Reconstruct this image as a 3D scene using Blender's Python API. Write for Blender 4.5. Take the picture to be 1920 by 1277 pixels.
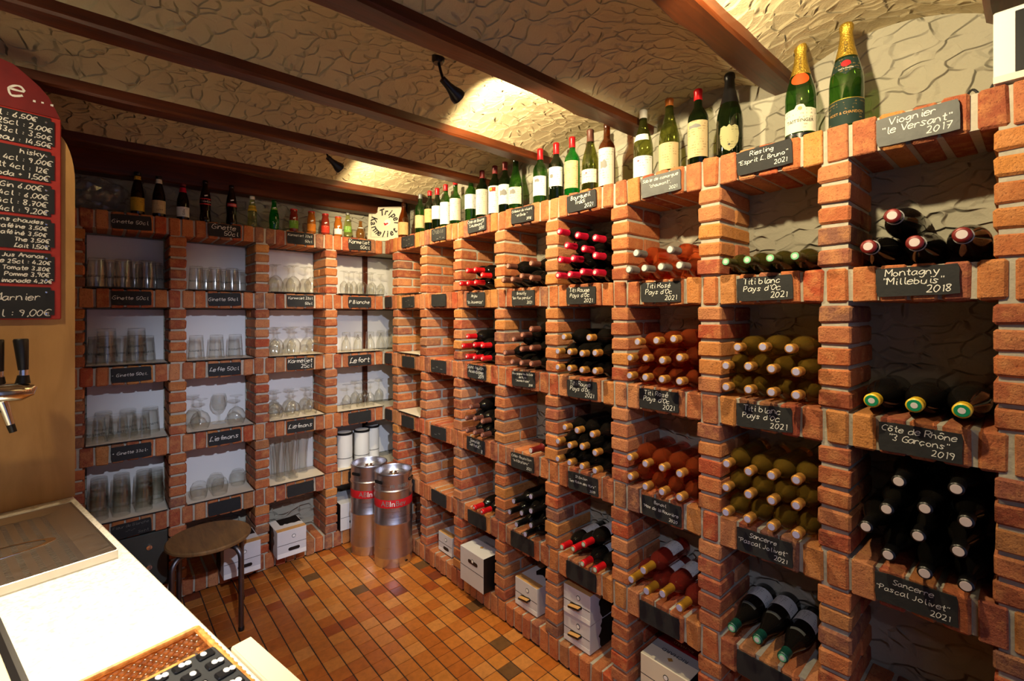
import bpy, math, random
from mathutils import Vector, Matrix

for o in list(bpy.data.objects):
    bpy.data.objects.remove(o)
sc = bpy.context.scene
COL = sc.collection
rnd = random.Random(7)
R = math.radians

# ------------------------------------------------------------------ camera
CAM_H, YAW, FPX, HORIZ = 1.626, R(41.4), 881.0, 588.0
cam_d = bpy.data.cameras.new('camera')
cam = bpy.data.objects.new('camera', cam_d)
COL.objects.link(cam)
cam.location = (0, 0, CAM_H)
cam.rotation_euler = (R(90), 0, -YAW)
cam_d.sensor_width = 36
cam_d.lens = FPX / 1920 * 36
cam_d.shift_y = -(638.5 - HORIZ) / 1920
cam_d.clip_start = 0.02
cam_d.dof.use_dof = True
cam_d.dof.focus_distance = 2.0
cam_d.dof.aperture_fstop = 8.0
sc.camera = cam

# ------------------------------------------------------------------ world
w = bpy.data.worlds.new('world')
sc.world = w
w.use_nodes = True
w.node_tree.nodes['Background'].inputs[0].default_value = (0.46, 0.55, 1.0, 1)
w.node_tree.nodes['Background'].inputs[1].default_value = 0.36

# ------------------------------------------------------------------ exposure
sc.view_settings.view_transform = 'Standard'
sc.view_settings.look = 'None'
sc.view_settings.gamma = 1.0
sc.view_settings.use_curve_mapping = False
sc.view_settings.exposure = 0.2
sc.cycles.transparent_max_bounces = 40
sc.cycles.max_bounces = 12
sc.cycles.diffuse_bounces = 3
sc.cycles.glossy_bounces = 3
sc.cycles.transmission_bounces = 12
sc.cycles.use_adaptive_sampling = True
sc.cycles.adaptive_threshold = 0.04
sc.cycles.adaptive_min_samples = 20
sc.cycles.sample_clamp_indirect = 6.0
sc.cycles.use_denoising = True

WARM = (1.0, 0.82, 0.50)


def spot_light(name, loc, target, energy, size, blend, color=WARM, radius=0.02):
    l = bpy.data.lights.new(name, 'SPOT')
    l.energy = energy
    l.spot_size = R(size)
    l.spot_blend = blend
    l.color = color
    l.shadow_soft_size = radius
    o = bpy.data.objects.new(name, l)
    COL.objects.link(o)
    o.location = loc
    o.rotation_euler = (Vector(target) - Vector(loc)).to_track_quat('-Z', 'Y').to_euler()
    return o


# unseen ceiling spots, the cool ones added as fill light: position, aim, watts, cone, blend, colour, what they are
UNSEEN_LAMPS = [
    ((-0.02, 0.93, 2.390), (-0.06, 1.22, 1.0), 195, 58, 0.9, (1.0, 0.86, 0.66), 'black ceiling spotlight pointing down at the bar counter'),
    ((-0.60, 1.49, 2.390), (-0.25, 2.15, 1.45), 22, 150, 0.8, (1.0, 0.80, 0.50), 'black ceiling spotlight pointing at the beer tap'),
    ((0.25, -0.23, 2.390), (1.10, 3.20, 0.85), 250, 42, 0.9, (0.72, 0.80, 1.0), 'unseen cool fill spotlight added behind the photographer, aimed at the corner'),
    ((-0.55, -0.23, 2.390), (1.45, 1.70, 0.10), 66, 56, 0.9, (0.60, 0.68, 1.0), 'unseen cool fill spotlight added behind the photographer, aimed at the floor'),
    ((0.75, -0.23, 2.390), (1.50, 0.90, 0.60), 5, 70, 0.9, (1.0, 0.84, 0.66), 'dim warm ceiling spotlight behind the photographer aimed at the rack'),
]
for (p_, a_, e_, s_, b_, c_, n_) in UNSEEN_LAMPS:
    spot_light('unseen_lamp', p_, a_, e_, s_, b_, c_, 0.024)
SPOTS = [(0.88, 0.40), (0.88, 1.383), (0.88, 2.47)]     # the row of ceiling spots that wash the wine rack

# ------------------------------------------------------------------ basic builders


def link(o, parent=None):
    COL.objects.link(o)
    if parent is not None:
        o.parent = parent
    return o


def tag(o, label=None, cat=None, group=None, kind=None):
    if label:
        o['label'] = label
    if cat:
        o['category'] = cat
    if group:
        o['group'] = group
    if kind:
        o['kind'] = kind
    return o


def empty(name, loc, rz=0.0, label=None, cat=None, group=None, kind=None):
    o = bpy.data.objects.new(name, None)
    o.empty_display_size = 0.05
    link(o)
    o.location = loc
    o.rotation_euler = (0, 0, rz)
    return tag(o, label, cat, group, kind)


def mk(name, mesh, parent=None, loc=(0, 0, 0), rot=(0, 0, 0), scale=None):
    o = bpy.data.objects.new(name, mesh)
    link(o, parent)
    o.location = loc
    o.rotation_euler = rot
    if scale:
        o.scale = scale
    return o


class MB:
    """collects geometry for one mesh"""

    def __init__(self):
        self.v, self.f, self.uv = [], [], {}

    def add(self, v, f, M=None):
        n = len(self.v)
        self.v += [tuple(M @ Vector(p)) for p in v] if M is not None else [tuple(p) for p in v]
        self.f += [tuple(i + n for i in q) for q in f]
        return self

    def box(self, x0, x1, y0, y1, z0, z1, M=None):
        v = [(x0, y0, z0), (x1, y0, z0), (x1, y1, z0), (x0, y1, z0), (x0, y0, z1), (x1, y0, z1), (x1, y1, z1), (x0, y1, z1)]
        f = [(0, 3, 2, 1), (4, 5, 6, 7), (0, 1, 5, 4), (1, 2, 6, 5), (2, 3, 7, 6), (3, 0, 4, 7)]
        return self.add(v, f, M)

    def bbox(self, x0, x1, y0, y1, z0, z1, b=0.003, jit=0.0, rng=None, M=None):
        """bevelled box, 44 triangles"""
        c = [((x0, x1), (y0, y1), (z0, z1))]
        X, Y, Z = (x0, x1), (y0, y1), (z0, z1)
        v, idx = [], {}
        rng = rng or rnd
        for i in (0, 1):
            for j in (0, 1):
                for k in (0, 1):
                    dx, dy, dz = (b if i == 0 else -b), (b if j == 0 else -b), (b if k == 0 else -b)
                    J = [rng.uniform(-jit, jit) for _ in range(3)] if jit else (0, 0, 0)
                    base = (X[i] + J[0], Y[j] + J[1], Z[k] + J[2])
                    idx[(i, j, k, 'x')] = len(v)
                    v.append((base[0], base[1] + dy, base[2] + dz))
                    idx[(i, j, k, 'y')] = len(v)
                    v.append((base[0] + dx, base[1], base[2] + dz))
                    idx[(i, j, k, 'z')] = len(v)
                    v.append((base[0] + dx, base[1] + dy, base[2]))
        f = []

        def q(*ks):
            f.append(tuple(idx[k] for k in ks))
        q((0, 0, 0, 'x'), (0, 0, 1, 'x'), (0, 1, 1, 'x'), (0, 1, 0, 'x'))
        q((1, 0, 0, 'x'), (1, 1, 0, 'x'), (1, 1, 1, 'x'), (1, 0, 1, 'x'))
        q((0, 0, 0, 'y'), (1, 0, 0, 'y'), (1, 0, 1, 'y'), (0, 0, 1, 'y'))
        q((0, 1, 0, 'y'), (0, 1, 1, 'y'), (1, 1, 1, 'y'), (1, 1, 0, 'y'))
        q((0, 0, 0, 'z'), (0, 1, 0, 'z'), (1, 1, 0, 'z'), (1, 0, 0, 'z'))
        q((0, 0, 1, 'z'), (1, 0, 1, 'z'), (1, 1, 1, 'z'), (0, 1, 1, 'z'))
        for i in (0, 1):
            for j in (0, 1):
                q((i, j, 0, 'x'), (i, j, 1, 'x'), (i, j, 1, 'y'), (i, j, 0, 'y'))
                q((i, 0, j, 'x'), (i, 1, j, 'x'), (i, 1, j, 'z'), (i, 0, j, 'z'))
                q((0, i, j, 'y'), (1, i, j, 'y'), (1, i, j, 'z'), (0, i, j, 'z'))
                for k in (0, 1):
                    q((i, j, k, 'x'), (i, j, k, 'y'), (i, j, k, 'z'))
        # fix winding by centroid test
        cx, cy, cz = (x0 + x1) / 2, (y0 + y1) / 2, (z0 + z1) / 2
        ff = []
        for t in f:
            a, b2, c2 = Vector(v[t[0]]), Vector(v[t[1]]), Vector(v[t[2]])
            nrm = (b2 - a).cross(c2 - a)
            m = sum((Vector(v[i]) for i in t), Vector()) / len(t) - Vector((cx, cy, cz))
            ff.append(t if nrm.dot(m) >= 0 else tuple(reversed(t)))
        return self.add(v, ff, M)

    def lathe(self, prof, seg=24, M=None, a0=0.0, a1=2 * math.pi):
        full = abs(a1 - a0 - 2 * math.pi) < 1e-6
        n = seg if full else seg + 1
        v, f = [], []
        rows = []
        for (r, z) in prof:
            if r < 1e-6 and full:
                rows.append([len(v)])
                v.append((0, 0, z))
            else:
                rows.append(list(range(len(v), len(v) + n)))
                for i in range(n):
                    a = a0 + (a1 - a0) * i / seg
                    v.append((r * math.cos(a), r * math.sin(a), z))
        for A, B in zip(rows, rows[1:]):
            for i in range(seg):
                j = (i + 1) % n if full else i + 1
                if len(A) == 1 and len(B) == 1:
                    continue
                if len(A) == 1:
                    f.append((A[0], B[j], B[i]))
                elif len(B) == 1:
                    f.append((A[i], A[j], B[0]))
                else:
                    f.append((A[i], A[j], B[j], B[i]))
        return self.add(v, f, M)

    def tube(self, pts, r, seg=8, caps=True, M=None):
        pts = [Vector(p) for p in pts]
        v, f = [], []
        up = Vector((0, 0, 1))
        prev = None
        for i, p in enumerate(pts):
            d = (pts[min(i + 1, len(pts) - 1)] - pts[max(i - 1, 0)]).normalized()
            if prev is None:
                a = d.cross(up) if abs(d.dot(up)) < 0.95 else d.cross(Vector((1, 0, 0)))
            else:
                a = prev - d * prev.dot(d)
            a.normalize()
            prev = a
            b = d.cross(a)
            rr = r[i] if isinstance(r, (list, tuple)) else r
            for k in range(seg):
                t = 2 * math.pi * k / seg
                v.append(tuple(p + (a * math.cos(t) + b * math.sin(t)) * rr))
        for i in range(len(pts) - 1):
            for k in range(seg):
                k2 = (k + 1) % seg
                f.append((i * seg + k, i * seg + k2, (i + 1) * seg + k2, (i + 1) * seg + k))
        if caps:
            f.append(tuple(reversed(range(seg))))
            f.append(tuple(range((len(pts) - 1) * seg, len(pts) * seg)))
        return self.add(v, f, M)

    def prism(self, poly, z0, z1, M=None):
        n = len(poly)
        v = [(x, y, z0) for x, y in poly] + [(x, y, z1) for x, y in poly]
        f = [tuple(reversed(range(n))), tuple(range(n, 2 * n))]
        f += [(i, (i + 1) % n, n + (i + 1) % n, n + i) for i in range(n)]
        return self.add(v, f, M)

    def mesh(self, name, mat, smooth=False):
        m = bpy.data.meshes.new(name)
        m.from_pydata(self.v, [], self.f)
        if mat is not None:
            m.materials.append(mat)
        if smooth:
            m.polygons.foreach_set('use_smooth', [True] * len(m.polygons))
            try:
                m.set_sharp_from_angle(angle=R(38))
            except Exception:
                pass
        m.update()
        return m

    def obj(self, name, mat, parent=None, smooth=False, loc=(0, 0, 0), rot=(0, 0, 0)):
        return mk(name, self.mesh(name, mat, smooth), parent, loc, rot)


# ------------------------------------------------------------------ materials
MATS = {}


class NT:
    def __init__(self, name):
        self.m = bpy.data.materials.new(name)
        self.m.use_nodes = True
        self.t = self.m.node_tree
        self.b = self.t.nodes['Principled BSDF']
        self.out = self.t.nodes['Material Output']
        MATS[name] = self.m

    def n(self, typ, props=None, **ins):
        nd = self.t.nodes.new(typ)
        for k, v in (props or {}).items():
            setattr(nd, k, v)
        for k, v in ins.items():
            key = int(k[1:]) if k[0] == '_' and k[1:].isdigit() else k.replace('_', ' ')
            s = nd.inputs[key]
            if isinstance(v, bpy.types.NodeSocket):
                self.t.links.new(v, s)
            else:
                s.default_value = v
        return nd

    def math(self, op, a, b=0.0, c=0.0):
        return self.n('ShaderNodeMath', {'operation': op}, _0=a, _1=b, _2=c).outputs[0]

    def ramp(self, fac, stops, interp='LINEAR'):
        nd = self.n('ShaderNodeValToRGB', None, Fac=fac)
        cr = nd.color_ramp
        cr.interpolation = interp
        while len(cr.elements) < len(stops):
            cr.elements.new(0.5)
        for e, (p, c) in zip(cr.elements, stops):
            e.position = p
            e.color = (*c, 1) if len(c) == 3 else c
        return nd.outputs[0]

    def mix(self, fac, a, b, mode='MIX'):
        nd = self.n('ShaderNodeMix', {'data_type': 'RGBA', 'blend_type': mode})
        for s, v in ((nd.inputs[0], fac), (nd.inputs[6], a), (nd.inputs[7], b)):
            if isinstance(v, bpy.types.NodeSocket):
                self.t.links.new(v, s)
            else:
                s.default_value = (*v, 1) if isinstance(v, tuple) and len(v) == 3 else v
        return nd.outputs[2]

    def set(self, **kw):
        for k, v in kw.items():
            s = self.b.inputs[k.replace('_', ' ')]
            if isinstance(v, bpy.types.NodeSocket):
                self.t.links.new(v, s)
            else:
                s.default_value = (*v, 1) if isinstance(v, tuple) and len(v) == 3 else v
        return self

    def bump(self, height, dist=0.002, strength=1.0, normal=None):
        nd = self.n('ShaderNodeBump', None, Height=height, Distance=dist, Strength=strength)
        if normal is not None:
            self.t.links.new(normal, nd.inputs['Normal'])
        self.t.links.new(nd.outputs[0], self.b.inputs['Normal'])
        return nd.outputs[0]


def srgb(r, g, b):
    def c(x):
        x /= 255
        return x / 12.92 if x <= 0.04045 else ((x + 0.055) / 1.055) ** 2.4
    return (c(r), c(g), c(b))


def plain(name, col, rough=0.5, metal=0.0, spec=None, noise=0.0, scale=60, bump=0.0):
    t = NT(name)
    t.set(Roughness=rough, Metallic=metal)
    if spec is not None:
        t.set(Specular_IOR_Level=spec)
    if noise or bump:
        tc = t.n('ShaderNodeTexCoord')
        nz = t.n('ShaderNodeTexNoise', None, Vector=tc.outputs['Object'], Scale=scale, Detail=4.0)
        if noise:
            f = t.math('MULTIPLY_ADD', nz.outputs[0], 2 * noise, 1 - noise)
            mul = t.mix(1.0, (*col, 1), f, 'MULTIPLY')
            t.set(Base_Color=mul)
        else:
            t.set(Base_Color=col)
        if bump:
            t.bump(nz.outputs[0], bump)
    else:
        t.set(Base_Color=col)
    return t.m


def pos(t):
    return t.n('ShaderNodeNewGeometry').outputs['Position']


# bricks: each brick its own tint
def make_brick():
    t = NT('brick_clay')
    oi = t.n('ShaderNodeObjectInfo')
    p = pos(t)
    base = t.ramp(oi.outputs['Random'], [
        (0.0, srgb(180, 98, 58)), (0.16, srgb(192, 114, 68)), (0.30, srgb(148, 76, 52)), (0.44, srgb(196, 130, 86)),
        (0.58, srgb(170, 94, 62)), (0.72, srgb(200, 132, 68)), (0.84, srgb(136, 92, 74)), (1.0, srgb(182, 80, 46))])
    n1 = t.n('ShaderNodeTexNoise', None, Vector=p, Scale=26.0, Detail=5.0, Roughness=0.65)
    n2 = t.n('ShaderNodeTexNoise', None, Vector=p, Scale=170.0, Detail=4.0, Roughness=0.7)
    c = t.mix(t.ramp(n1.outputs[0], [(0.46, (0, 0, 0)), (0.78, (1, 1, 1))]), base, srgb(212, 148, 92))
    c = t.mix(t.ramp(n2.outputs[0], [(0.30, (1, 1, 1)), (0.44, (0, 0, 0))]), c, srgb(96, 48, 34))
    c = t.mix(0.22, c, base)
    t.set(Base_Color=c, Roughness=0.88, Specular_IOR_Level=0.25)
    h = t.math('ADD', t.math('MULTIPLY', n1.outputs[0], 0.8), t.math('MULTIPLY', n2.outputs[0], 0.5))
    t.bump(h, 0.008, 1.0)
    return t.m


make_brick()
plain('mortar', srgb(176, 168, 150), 0.95, noise=0.18, scale=60, bump=0.003, spec=0.2)


def make_plaster(name, col, scale, stretch, dirv, depth):
    t = NT(name)
    p = pos(t)
    mp = t.n('ShaderNodeMapping', None, Vector=p, Scale=stretch)
    nz = t.n('ShaderNodeTexNoise', None, Vector=mp.outputs[0], Scale=10.0, Detail=1.0)
    wob = t.n('ShaderNodeVectorMath', {'operation': 'MULTIPLY_ADD'}, _0=nz.outputs['Color'], _1=(0.085, 0.085, 0.085), _2=mp.outputs[0])
    # every trowel dab is a shallow dish; the pushed-up plaster leaves a ridge round one side of it
    def dab(sc_, rand):
        a = t.n('ShaderNodeTexVoronoi', {'feature': 'F1'}, Vector=wob.outputs[0], Scale=sc_, Randomness=rand)
        b = t.n('ShaderNodeTexVoronoi', {'feature': 'DISTANCE_TO_EDGE'}, Vector=wob.outputs[0], Scale=sc_, Randomness=rand)
        d = t.n('ShaderNodeVectorMath', {'operation': 'SUBTRACT'}, _0=wob.outputs[0], _1=a.outputs['Position'])
        tilt = t.math('MULTIPLY', t.n('ShaderNodeVectorMath', {'operation': 'DOT_PRODUCT'}, _0=d.outputs[0], _1=dirv).outputs['Value'], sc_)
        ridge = t.n('ShaderNodeMapRange', {'interpolation_type': 'SMOOTHSTEP'}, Value=b.outputs['Distance'], From_Min=0.0, From_Max=0.13, To_Min=1.0, To_Max=0.0).outputs[0]
        mask = t.n('ShaderNodeMapRange', {'interpolation_type': 'SMOOTHSTEP'}, Value=tilt, From_Min=-0.02, From_Max=0.30).outputs[0]
        cup = t.math('POWER', t.math('MULTIPLY', a.outputs['Distance'], 1.2), 2.0)
        h = t.math('ADD', t.math('MULTIPLY', t.math('MULTIPLY', ridge, mask), 0.85), t.math('MULTIPLY', cup, 0.25))
        return t.math('ADD', h, t.math('MULTIPLY', tilt, 0.22))
    h = t.math('ADD', dab(scale, 0.9), t.math('MULTIPLY', dab(scale * 0.61, 1.0), 0.35))
    fine = t.n('ShaderNodeTexNoise', None, Vector=p, Scale=150.0, Detail=4.0)
    h = t.math('ADD', h, t.math('MULTIPLY', fine.outputs[0], 0.12))
    big = t.n('ShaderNodeTexNoise', None, Vector=p, Scale=2.2, Detail=5.0)
    c = t.mix(t.ramp(big.outputs[0], [(0.35, (0, 0, 0)), (0.75, (1, 1, 1))]), col, tuple(v * 0.80 for v in col))
    t.set(Base_Color=c, Roughness=0.92, Specular_IOR_Level=0.2)
    t.bump(h, depth, 1.0)
    return t.m


make_plaster('ceiling_plaster', srgb(186, 170, 132), 17.0, (1.0, 1.0, 0.5), (0.75, 0.6, 0.0), 0.012)
make_plaster('wall_plaster', srgb(172, 166, 146), 16.0, (0.7, 0.8, 1.25), (0.2, 0.5, 0.7), 0.011)


def make_wood(name, c1, c2, rough, axis_scale, spec=0.4):
    t = NT(name)
    tc = t.n('ShaderNodeTexCoord')
    mp = t.n('ShaderNodeMapping', None, Vector=tc.outputs['Object'], Scale=axis_scale)
    n1 = t.n('ShaderNodeTexNoise', None, Vector=mp.outputs[0], Scale=1.0, Detail=6.0, Roughness=0.6, Distortion=0.6)
    n2 = t.n('ShaderNodeTexNoise', None, Vector=tc.outputs['Object'], Scale=3.0, Detail=2.0)
    f = t.math('ADD', t.math('MULTIPLY', n1.outputs[0], 0.7), t.math('MULTIPLY', n2.outputs[0], 0.3))
    t.set(Base_Color=t.ramp(f, [(0.32, c1), (0.68, c2)]), Roughness=rough, Specular_IOR_Level=spec)
    t.bump(n1.outputs[0], 0.0015, 0.6)
    return t.m


make_wood('beam_wood', srgb(44, 17, 5), srgb(96, 43, 12), 0.40, (2.5, 40, 40))
make_wood('panel_wood', srgb(158, 116, 62), srgb(190, 146, 86), 0.45, (14, 14, 3))
make_wood('seat_wood', srgb(104, 76, 44), srgb(150, 112, 66), 0.55, (30, 5, 5))


def make_tile():
    t = NT('floor_tile')
    p = pos(t)
    sn = t.n('ShaderNodeVectorMath', {'operation': 'DIVIDE'}, _0=t.n('ShaderNodeVectorMath', {'operation': 'SUBTRACT'}, _0=p, _1=(TX0, TY0, -0.5)).outputs[0], _1=(TP, TQ, 5.0))
    fl = t.n('ShaderNodeVectorMath', {'operation': 'FLOOR'}, _0=sn.outputs[0])
    wn = t.n('ShaderNodeTexWhiteNoise', {'noise_dimensions': '3D'}, Vector=fl.outputs[0])
    base = t.ramp(wn.outputs['Value'], [
        (0.0, srgb(190, 112, 44)), (0.16, srgb(200, 126, 54)), (0.32, srgb(180, 100, 36)), (0.48, srgb(194, 116, 46)),
        (0.62, srgb(184, 104, 38)), (0.74, srgb(204, 134, 66)), (0.83, srgb(160, 78, 30)), (0.90, srgb(128, 62, 36)), (0.93, srgb(112, 78, 44)), (1.0, srgb(190, 112, 46))], 'CONSTANT')
    n1 = t.n('ShaderNodeTexNoise', None, Vector=p, Scale=34.0, Detail=6.0, Roughness=0.65)
    c = t.mix(t.ramp(n1.outputs[0], [(0.30, (0.72, 0.72, 0.72)), (0.6, (1, 1, 1))]), (0, 0, 0), base, 'MIX')
    t.set(Base_Color=c, Roughness=t.math('MULTIPLY_ADD', n1.outputs[0], 0.25, 0.27), Specular_IOR_Level=0.4)
    t.bump(n1.outputs[0], 0.0012, 0.5)
    return t.m


TP, TQ = 0.0835, 0.0813          # tile pitch along X and Y
TX0, TY0 = 0.9480 - 40 * 0.0835, 2.3030 - 60 * 0.0813
make_tile()
plain('tile_grout', srgb(56, 40, 30), 0.95, noise=0.2)
plain('slate', srgb(30, 30, 30), 0.8, noise=0.35, scale=35, bump=0.002)
plain('slate_worn', srgb(70, 71, 69), 0.6, noise=0.4, scale=28, bump=0.002)
plain('chalk', srgb(226, 224, 214), 0.95, spec=0.1)
plain('chalk_faint', srgb(112, 110, 104), 0.95, spec=0.1)
plain('white_board', srgb(222, 220, 216), 0.45)
plain('board_edge', srgb(34, 28, 24), 0.7)
plain('liner', srgb(226, 214, 190), 0.5, noise=0.08, scale=9)
plain('black_plastic', srgb(20, 20, 21), 0.38)
plain('black_metal', srgb(26, 24, 23), 0.35, metal=0.3)
plain('carton_white', srgb(206, 204, 204), 0.6, noise=0.05, scale=20)
plain('carton_cream', srgb(226, 214, 186), 0.6)
plain('carton_black', srgb(16, 15, 16), 0.45)
plain('carton_tan', srgb(196, 146, 84), 0.75, noise=0.15, scale=40)
plain('carton_red', srgb(126, 10, 24), 0.4)
plain('carton_grey', srgb(150, 148, 146), 0.6)
plain('print_black', srgb(22, 20, 18), 0.7)
plain('print_grey', srgb(120, 118, 112), 0.7)
plain('print_gold', srgb(176, 130, 60), 0.5)
plain('print_red', srgb(190, 22, 30), 0.5)
plain('print_white', srgb(236, 234, 228), 0.5)
plain('safe_metal', srgb(70, 72, 66), 0.5, metal=0.2, noise=0.15, scale=12)
plain('enamel_white', srgb(224, 224, 220), 0.25)


def make_label(name, col, ink, seed):
    """paper label with faint printed lines (flat print)"""
    t = NT(name)
    uv = t.n('ShaderNodeTexCoord').outputs['Object']
    sp = t.n('ShaderNodeSeparateXYZ', None, Vector=uv)
    z = sp.outputs[2]
    row = t.math('FRACT', t.math('MULTIPLY', z, 88.0 + seed * 5))
    line = t.math('LESS_THAN', row, 0.42)
    n = t.n('ShaderNodeTexNoise', None, Vector=t.n('ShaderNodeMapping', None, Vector=uv, Location=(seed * 3.1, 0, 0), Scale=(1, 1, 0.25)).outputs[0], Scale=150.0, Detail=1.0)
    n2 = t.n('ShaderNodeTexNoise', None, Vector=uv, Scale=22.0 + seed, Detail=3.0)
    f = t.math('MULTIPLY', line, t.math('GREATER_THAN', n.outputs[0], 0.52))
    f = t.math('MULTIPLY', f, t.math('GREATER_THAN', n2.outputs[0], 0.5))
    c = t.mix(t.math('MULTIPLY', f, 0.5), col, ink)
    c = t.mix(t.math('MULTIPLY', n2.outputs[0], 0.25), c, tuple(v * 0.7 for v in col))
    t.set(Base_Color=c, Roughness=0.7, Specular_IOR_Level=0.2)
    return t.m


INK = srgb(70, 56, 44)
make_label('label_cream', srgb(222, 212, 186), INK, 0)
make_label('label_white', srgb(228, 228, 220), srgb(80, 80, 84), 1)
make_label('label_tan', srgb(198, 158, 104), srgb(110, 70, 30), 2)
make_label('label_old', srgb(198, 174, 128), srgb(120, 80, 36), 3)
make_label('label_dark', srgb(30, 48, 42), srgb(150, 120, 64), 4)
make_label('label_shield', srgb(158, 152, 108), srgb(60, 56, 36), 5)
make_label('label_yellow', srgb(198, 158, 48), srgb(40, 34, 16), 1)
make_label('label_orange', srgb(224, 132, 40), srgb(236, 226, 200), 2)
make_label('label_green', srgb(120, 166, 60), srgb(236, 230, 200), 3)
make_label('label_redjuice', srgb(196, 54, 34), srgb(240, 226, 200), 4)


def make_thin_glass(name, tint, rough=0.03, density=1.0, diffuse=0.0, dcol=(1, 1, 1), ior=1.5):
    """hollow glass: clear tinted wall with a Fresnel reflection"""
    t = NT(name)
    tr = t.n('ShaderNodeBsdfTransparent', None, Color=(*tint, 1))
    gl = t.n('ShaderNodeBsdfGlossy', None, Color=(1, 1, 1, 1), Roughness=rough)
    bf = t.n('ShaderNodeNewGeometry').outputs['Backfacing']      # the far wall of the glass reflects like the near one
    fr = t.n('ShaderNodeFresnel', None, IOR=t.math('MULTIPLY_ADD', bf, 1 / ior - ior, ior))
    body = tr.outputs[0]
    if diffuse:
        df = t.n('ShaderNodeBsdfDiffuse', None, Color=(*dcol, 1))
        mx = t.n('ShaderNodeMixShader', None, _0=diffuse, _1=body, _2=df.outputs[0])
        body = mx.outputs[0]
    mx = t.n('ShaderNodeMixShader', None, _0=fr.outputs[0], _1=body, _2=gl.outputs[0])
    t.t.links.new(mx.outputs[0], t.out.inputs[0])
    return t.m


def make_clear_glass():
    """clear glass wall: the slanted path through the wall absorbs more (Beer-Lambert), Fresnel reflection on top"""
    t = NT('clear_glass')
    ge = t.n('ShaderNodeNewGeometry')
    cs_ = t.math('ABSOLUTE', t.n('ShaderNodeVectorMath', {'operation': 'DOT_PRODUCT'}, _0=ge.outputs['Normal'], _1=ge.outputs['Incoming']).outputs['Value'])
    path = t.math('DIVIDE', 1.0, t.math('MAXIMUM', cs_, 0.05))
    T = t.math('POWER', 0.965, path)
    tr = t.n('ShaderNodeBsdfTransparent', None, Color=t.n('ShaderNodeCombineColor', None, _0=T, _1=T, _2=t.math('MULTIPLY', T, 0.985)).outputs[0])
    gl = t.n('ShaderNodeBsdfGlossy', None, Color=(1, 1, 1, 1), Roughness=0.06)
    fr = t.n('ShaderNodeFresnel', None, IOR=t.math('MULTIPLY_ADD', ge.outputs['Backfacing'], 1 / 1.5 - 1.5, 1.5))
    mx = t.n('ShaderNodeMixShader', None, _0=fr.outputs[0], _1=tr.outputs[0], _2=gl.outputs[0])
    t.t.links.new(mx.outputs[0], t.out.inputs[0])


make_clear_glass()
make_thin_glass('green_glass', (0.20, 0.38, 0.10), 0.04, diffuse=0.10, dcol=(0.03, 0.12, 0.02))
make_thin_glass('bright_green_glass', (0.06, 0.50, 0.10), 0.04, diffuse=0.15, dcol=(0.01, 0.30, 0.03))
make_thin_glass('dark_green_glass', (0.08, 0.13, 0.05), 0.04, diffuse=0.10, dcol=(0.02, 0.04, 0.01))
make_thin_glass('olive_glass', (0.42, 0.44, 0.16), 0.04, diffuse=0.10, dcol=(0.10, 0.11, 0.02))
make_thin_glass('brown_glass', (0.42, 0.16, 0.03), 0.04, diffuse=0.15, dcol=(0.14, 0.04, 0.008))
make_thin_glass('juice_orange', (0.60, 0.22, 0.03), 0.05, diffuse=0.55, dcol=(0.60, 0.18, 0.02))
make_thin_glass('juice_red', (0.45, 0.05, 0.02), 0.05, diffuse=0.55, dcol=(0.36, 0.04, 0.02))
make_thin_glass('lemon_glass', (0.80, 0.84, 0.52), 0.04, diffuse=0.08, dcol=(0.5, 0.5, 0.2))
make_thin_glass('amber_glass', (0.66, 0.40, 0.12), 0.04, diffuse=0.25, dcol=(0.4, 0.2, 0.05))
make_thin_glass('plastic_film', (0.86, 0.86, 0.84), 0.12, diffuse=0.05)


def make_wine(name, col, trans, rough=0.06):
    t = NT(name)
    t.set(Base_Color=col, Roughness=rough, IOR=1.4, Transmission_Weight=trans, Specular_IOR_Level=0.5)
    return t.m


make_wine('red_wine_glass', (0.006, 0.005, 0.004), 0.0, 0.07)
make_wine('olive_wine_glass', (0.030, 0.024, 0.005), 0.0, 0.08)
make_wine('rose_wine', (0.86, 0.15, 0.04), 0.90)
make_wine('deep_rose_wine', (0.50, 0.06, 0.04), 0.85)
make_wine('white_wine', (0.66, 0.38, 0.055), 0.90)
make_wine('cola_glass', (0.012, 0.004, 0.002), 0.0, 0.05)
make_wine('beer_glass', (0.012, 0.006, 0.003), 0.0, 0.08)

for nm, c, r, m in [('red', srgb(205, 22, 30), 0.32, 0.25), ('pink', srgb(212, 26, 62), 0.35, 0.25), ('grey', srgb(126, 124, 120), 0.4, 0.35), ('gold', srgb(196, 138, 64), 0.36, 0.45),
                    ('darkgold', srgb(176, 126, 38), 0.34, 0.4), ('brown', srgb(92, 52, 40), 0.45, 0.1), ('black', srgb(18, 16, 16), 0.35, 0.2), ('olive', srgb(70, 66, 24), 0.4, 0.2), ('yellow', srgb(226, 184, 38), 0.4, 0.1),
                    ('darkred', srgb(112, 26, 24), 0.4, 0.2), ('white', srgb(214, 208, 192), 0.45, 0.0), ('foil', srgb(196, 160, 60), 0.28, 0.75), ('orange', srgb(192, 110, 40), 0.4, 0.3), ('tealgreen', srgb(18, 66, 54), 0.35, 0.2)]:
    plain('cap_' + nm, c, r, m, noise=0.12 if nm == 'foil' else 0.0, scale=180, bump=0.004 if nm == 'foil' else 0.0)
for nm, c in [('silver', srgb(206, 200, 196)), ('green', srgb(110, 190, 140)), ('pale', srgb(206, 190, 188)), ('copper', srgb(190, 130, 110)), ('blue', srgb(150, 196, 210)), ('lilac', srgb(170, 166, 200)),
              ('ring', srgb(150, 40, 60)), ('darkgreen', srgb(10, 130, 84))]:
    plain('end_' + nm, c, 0.4)


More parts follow.
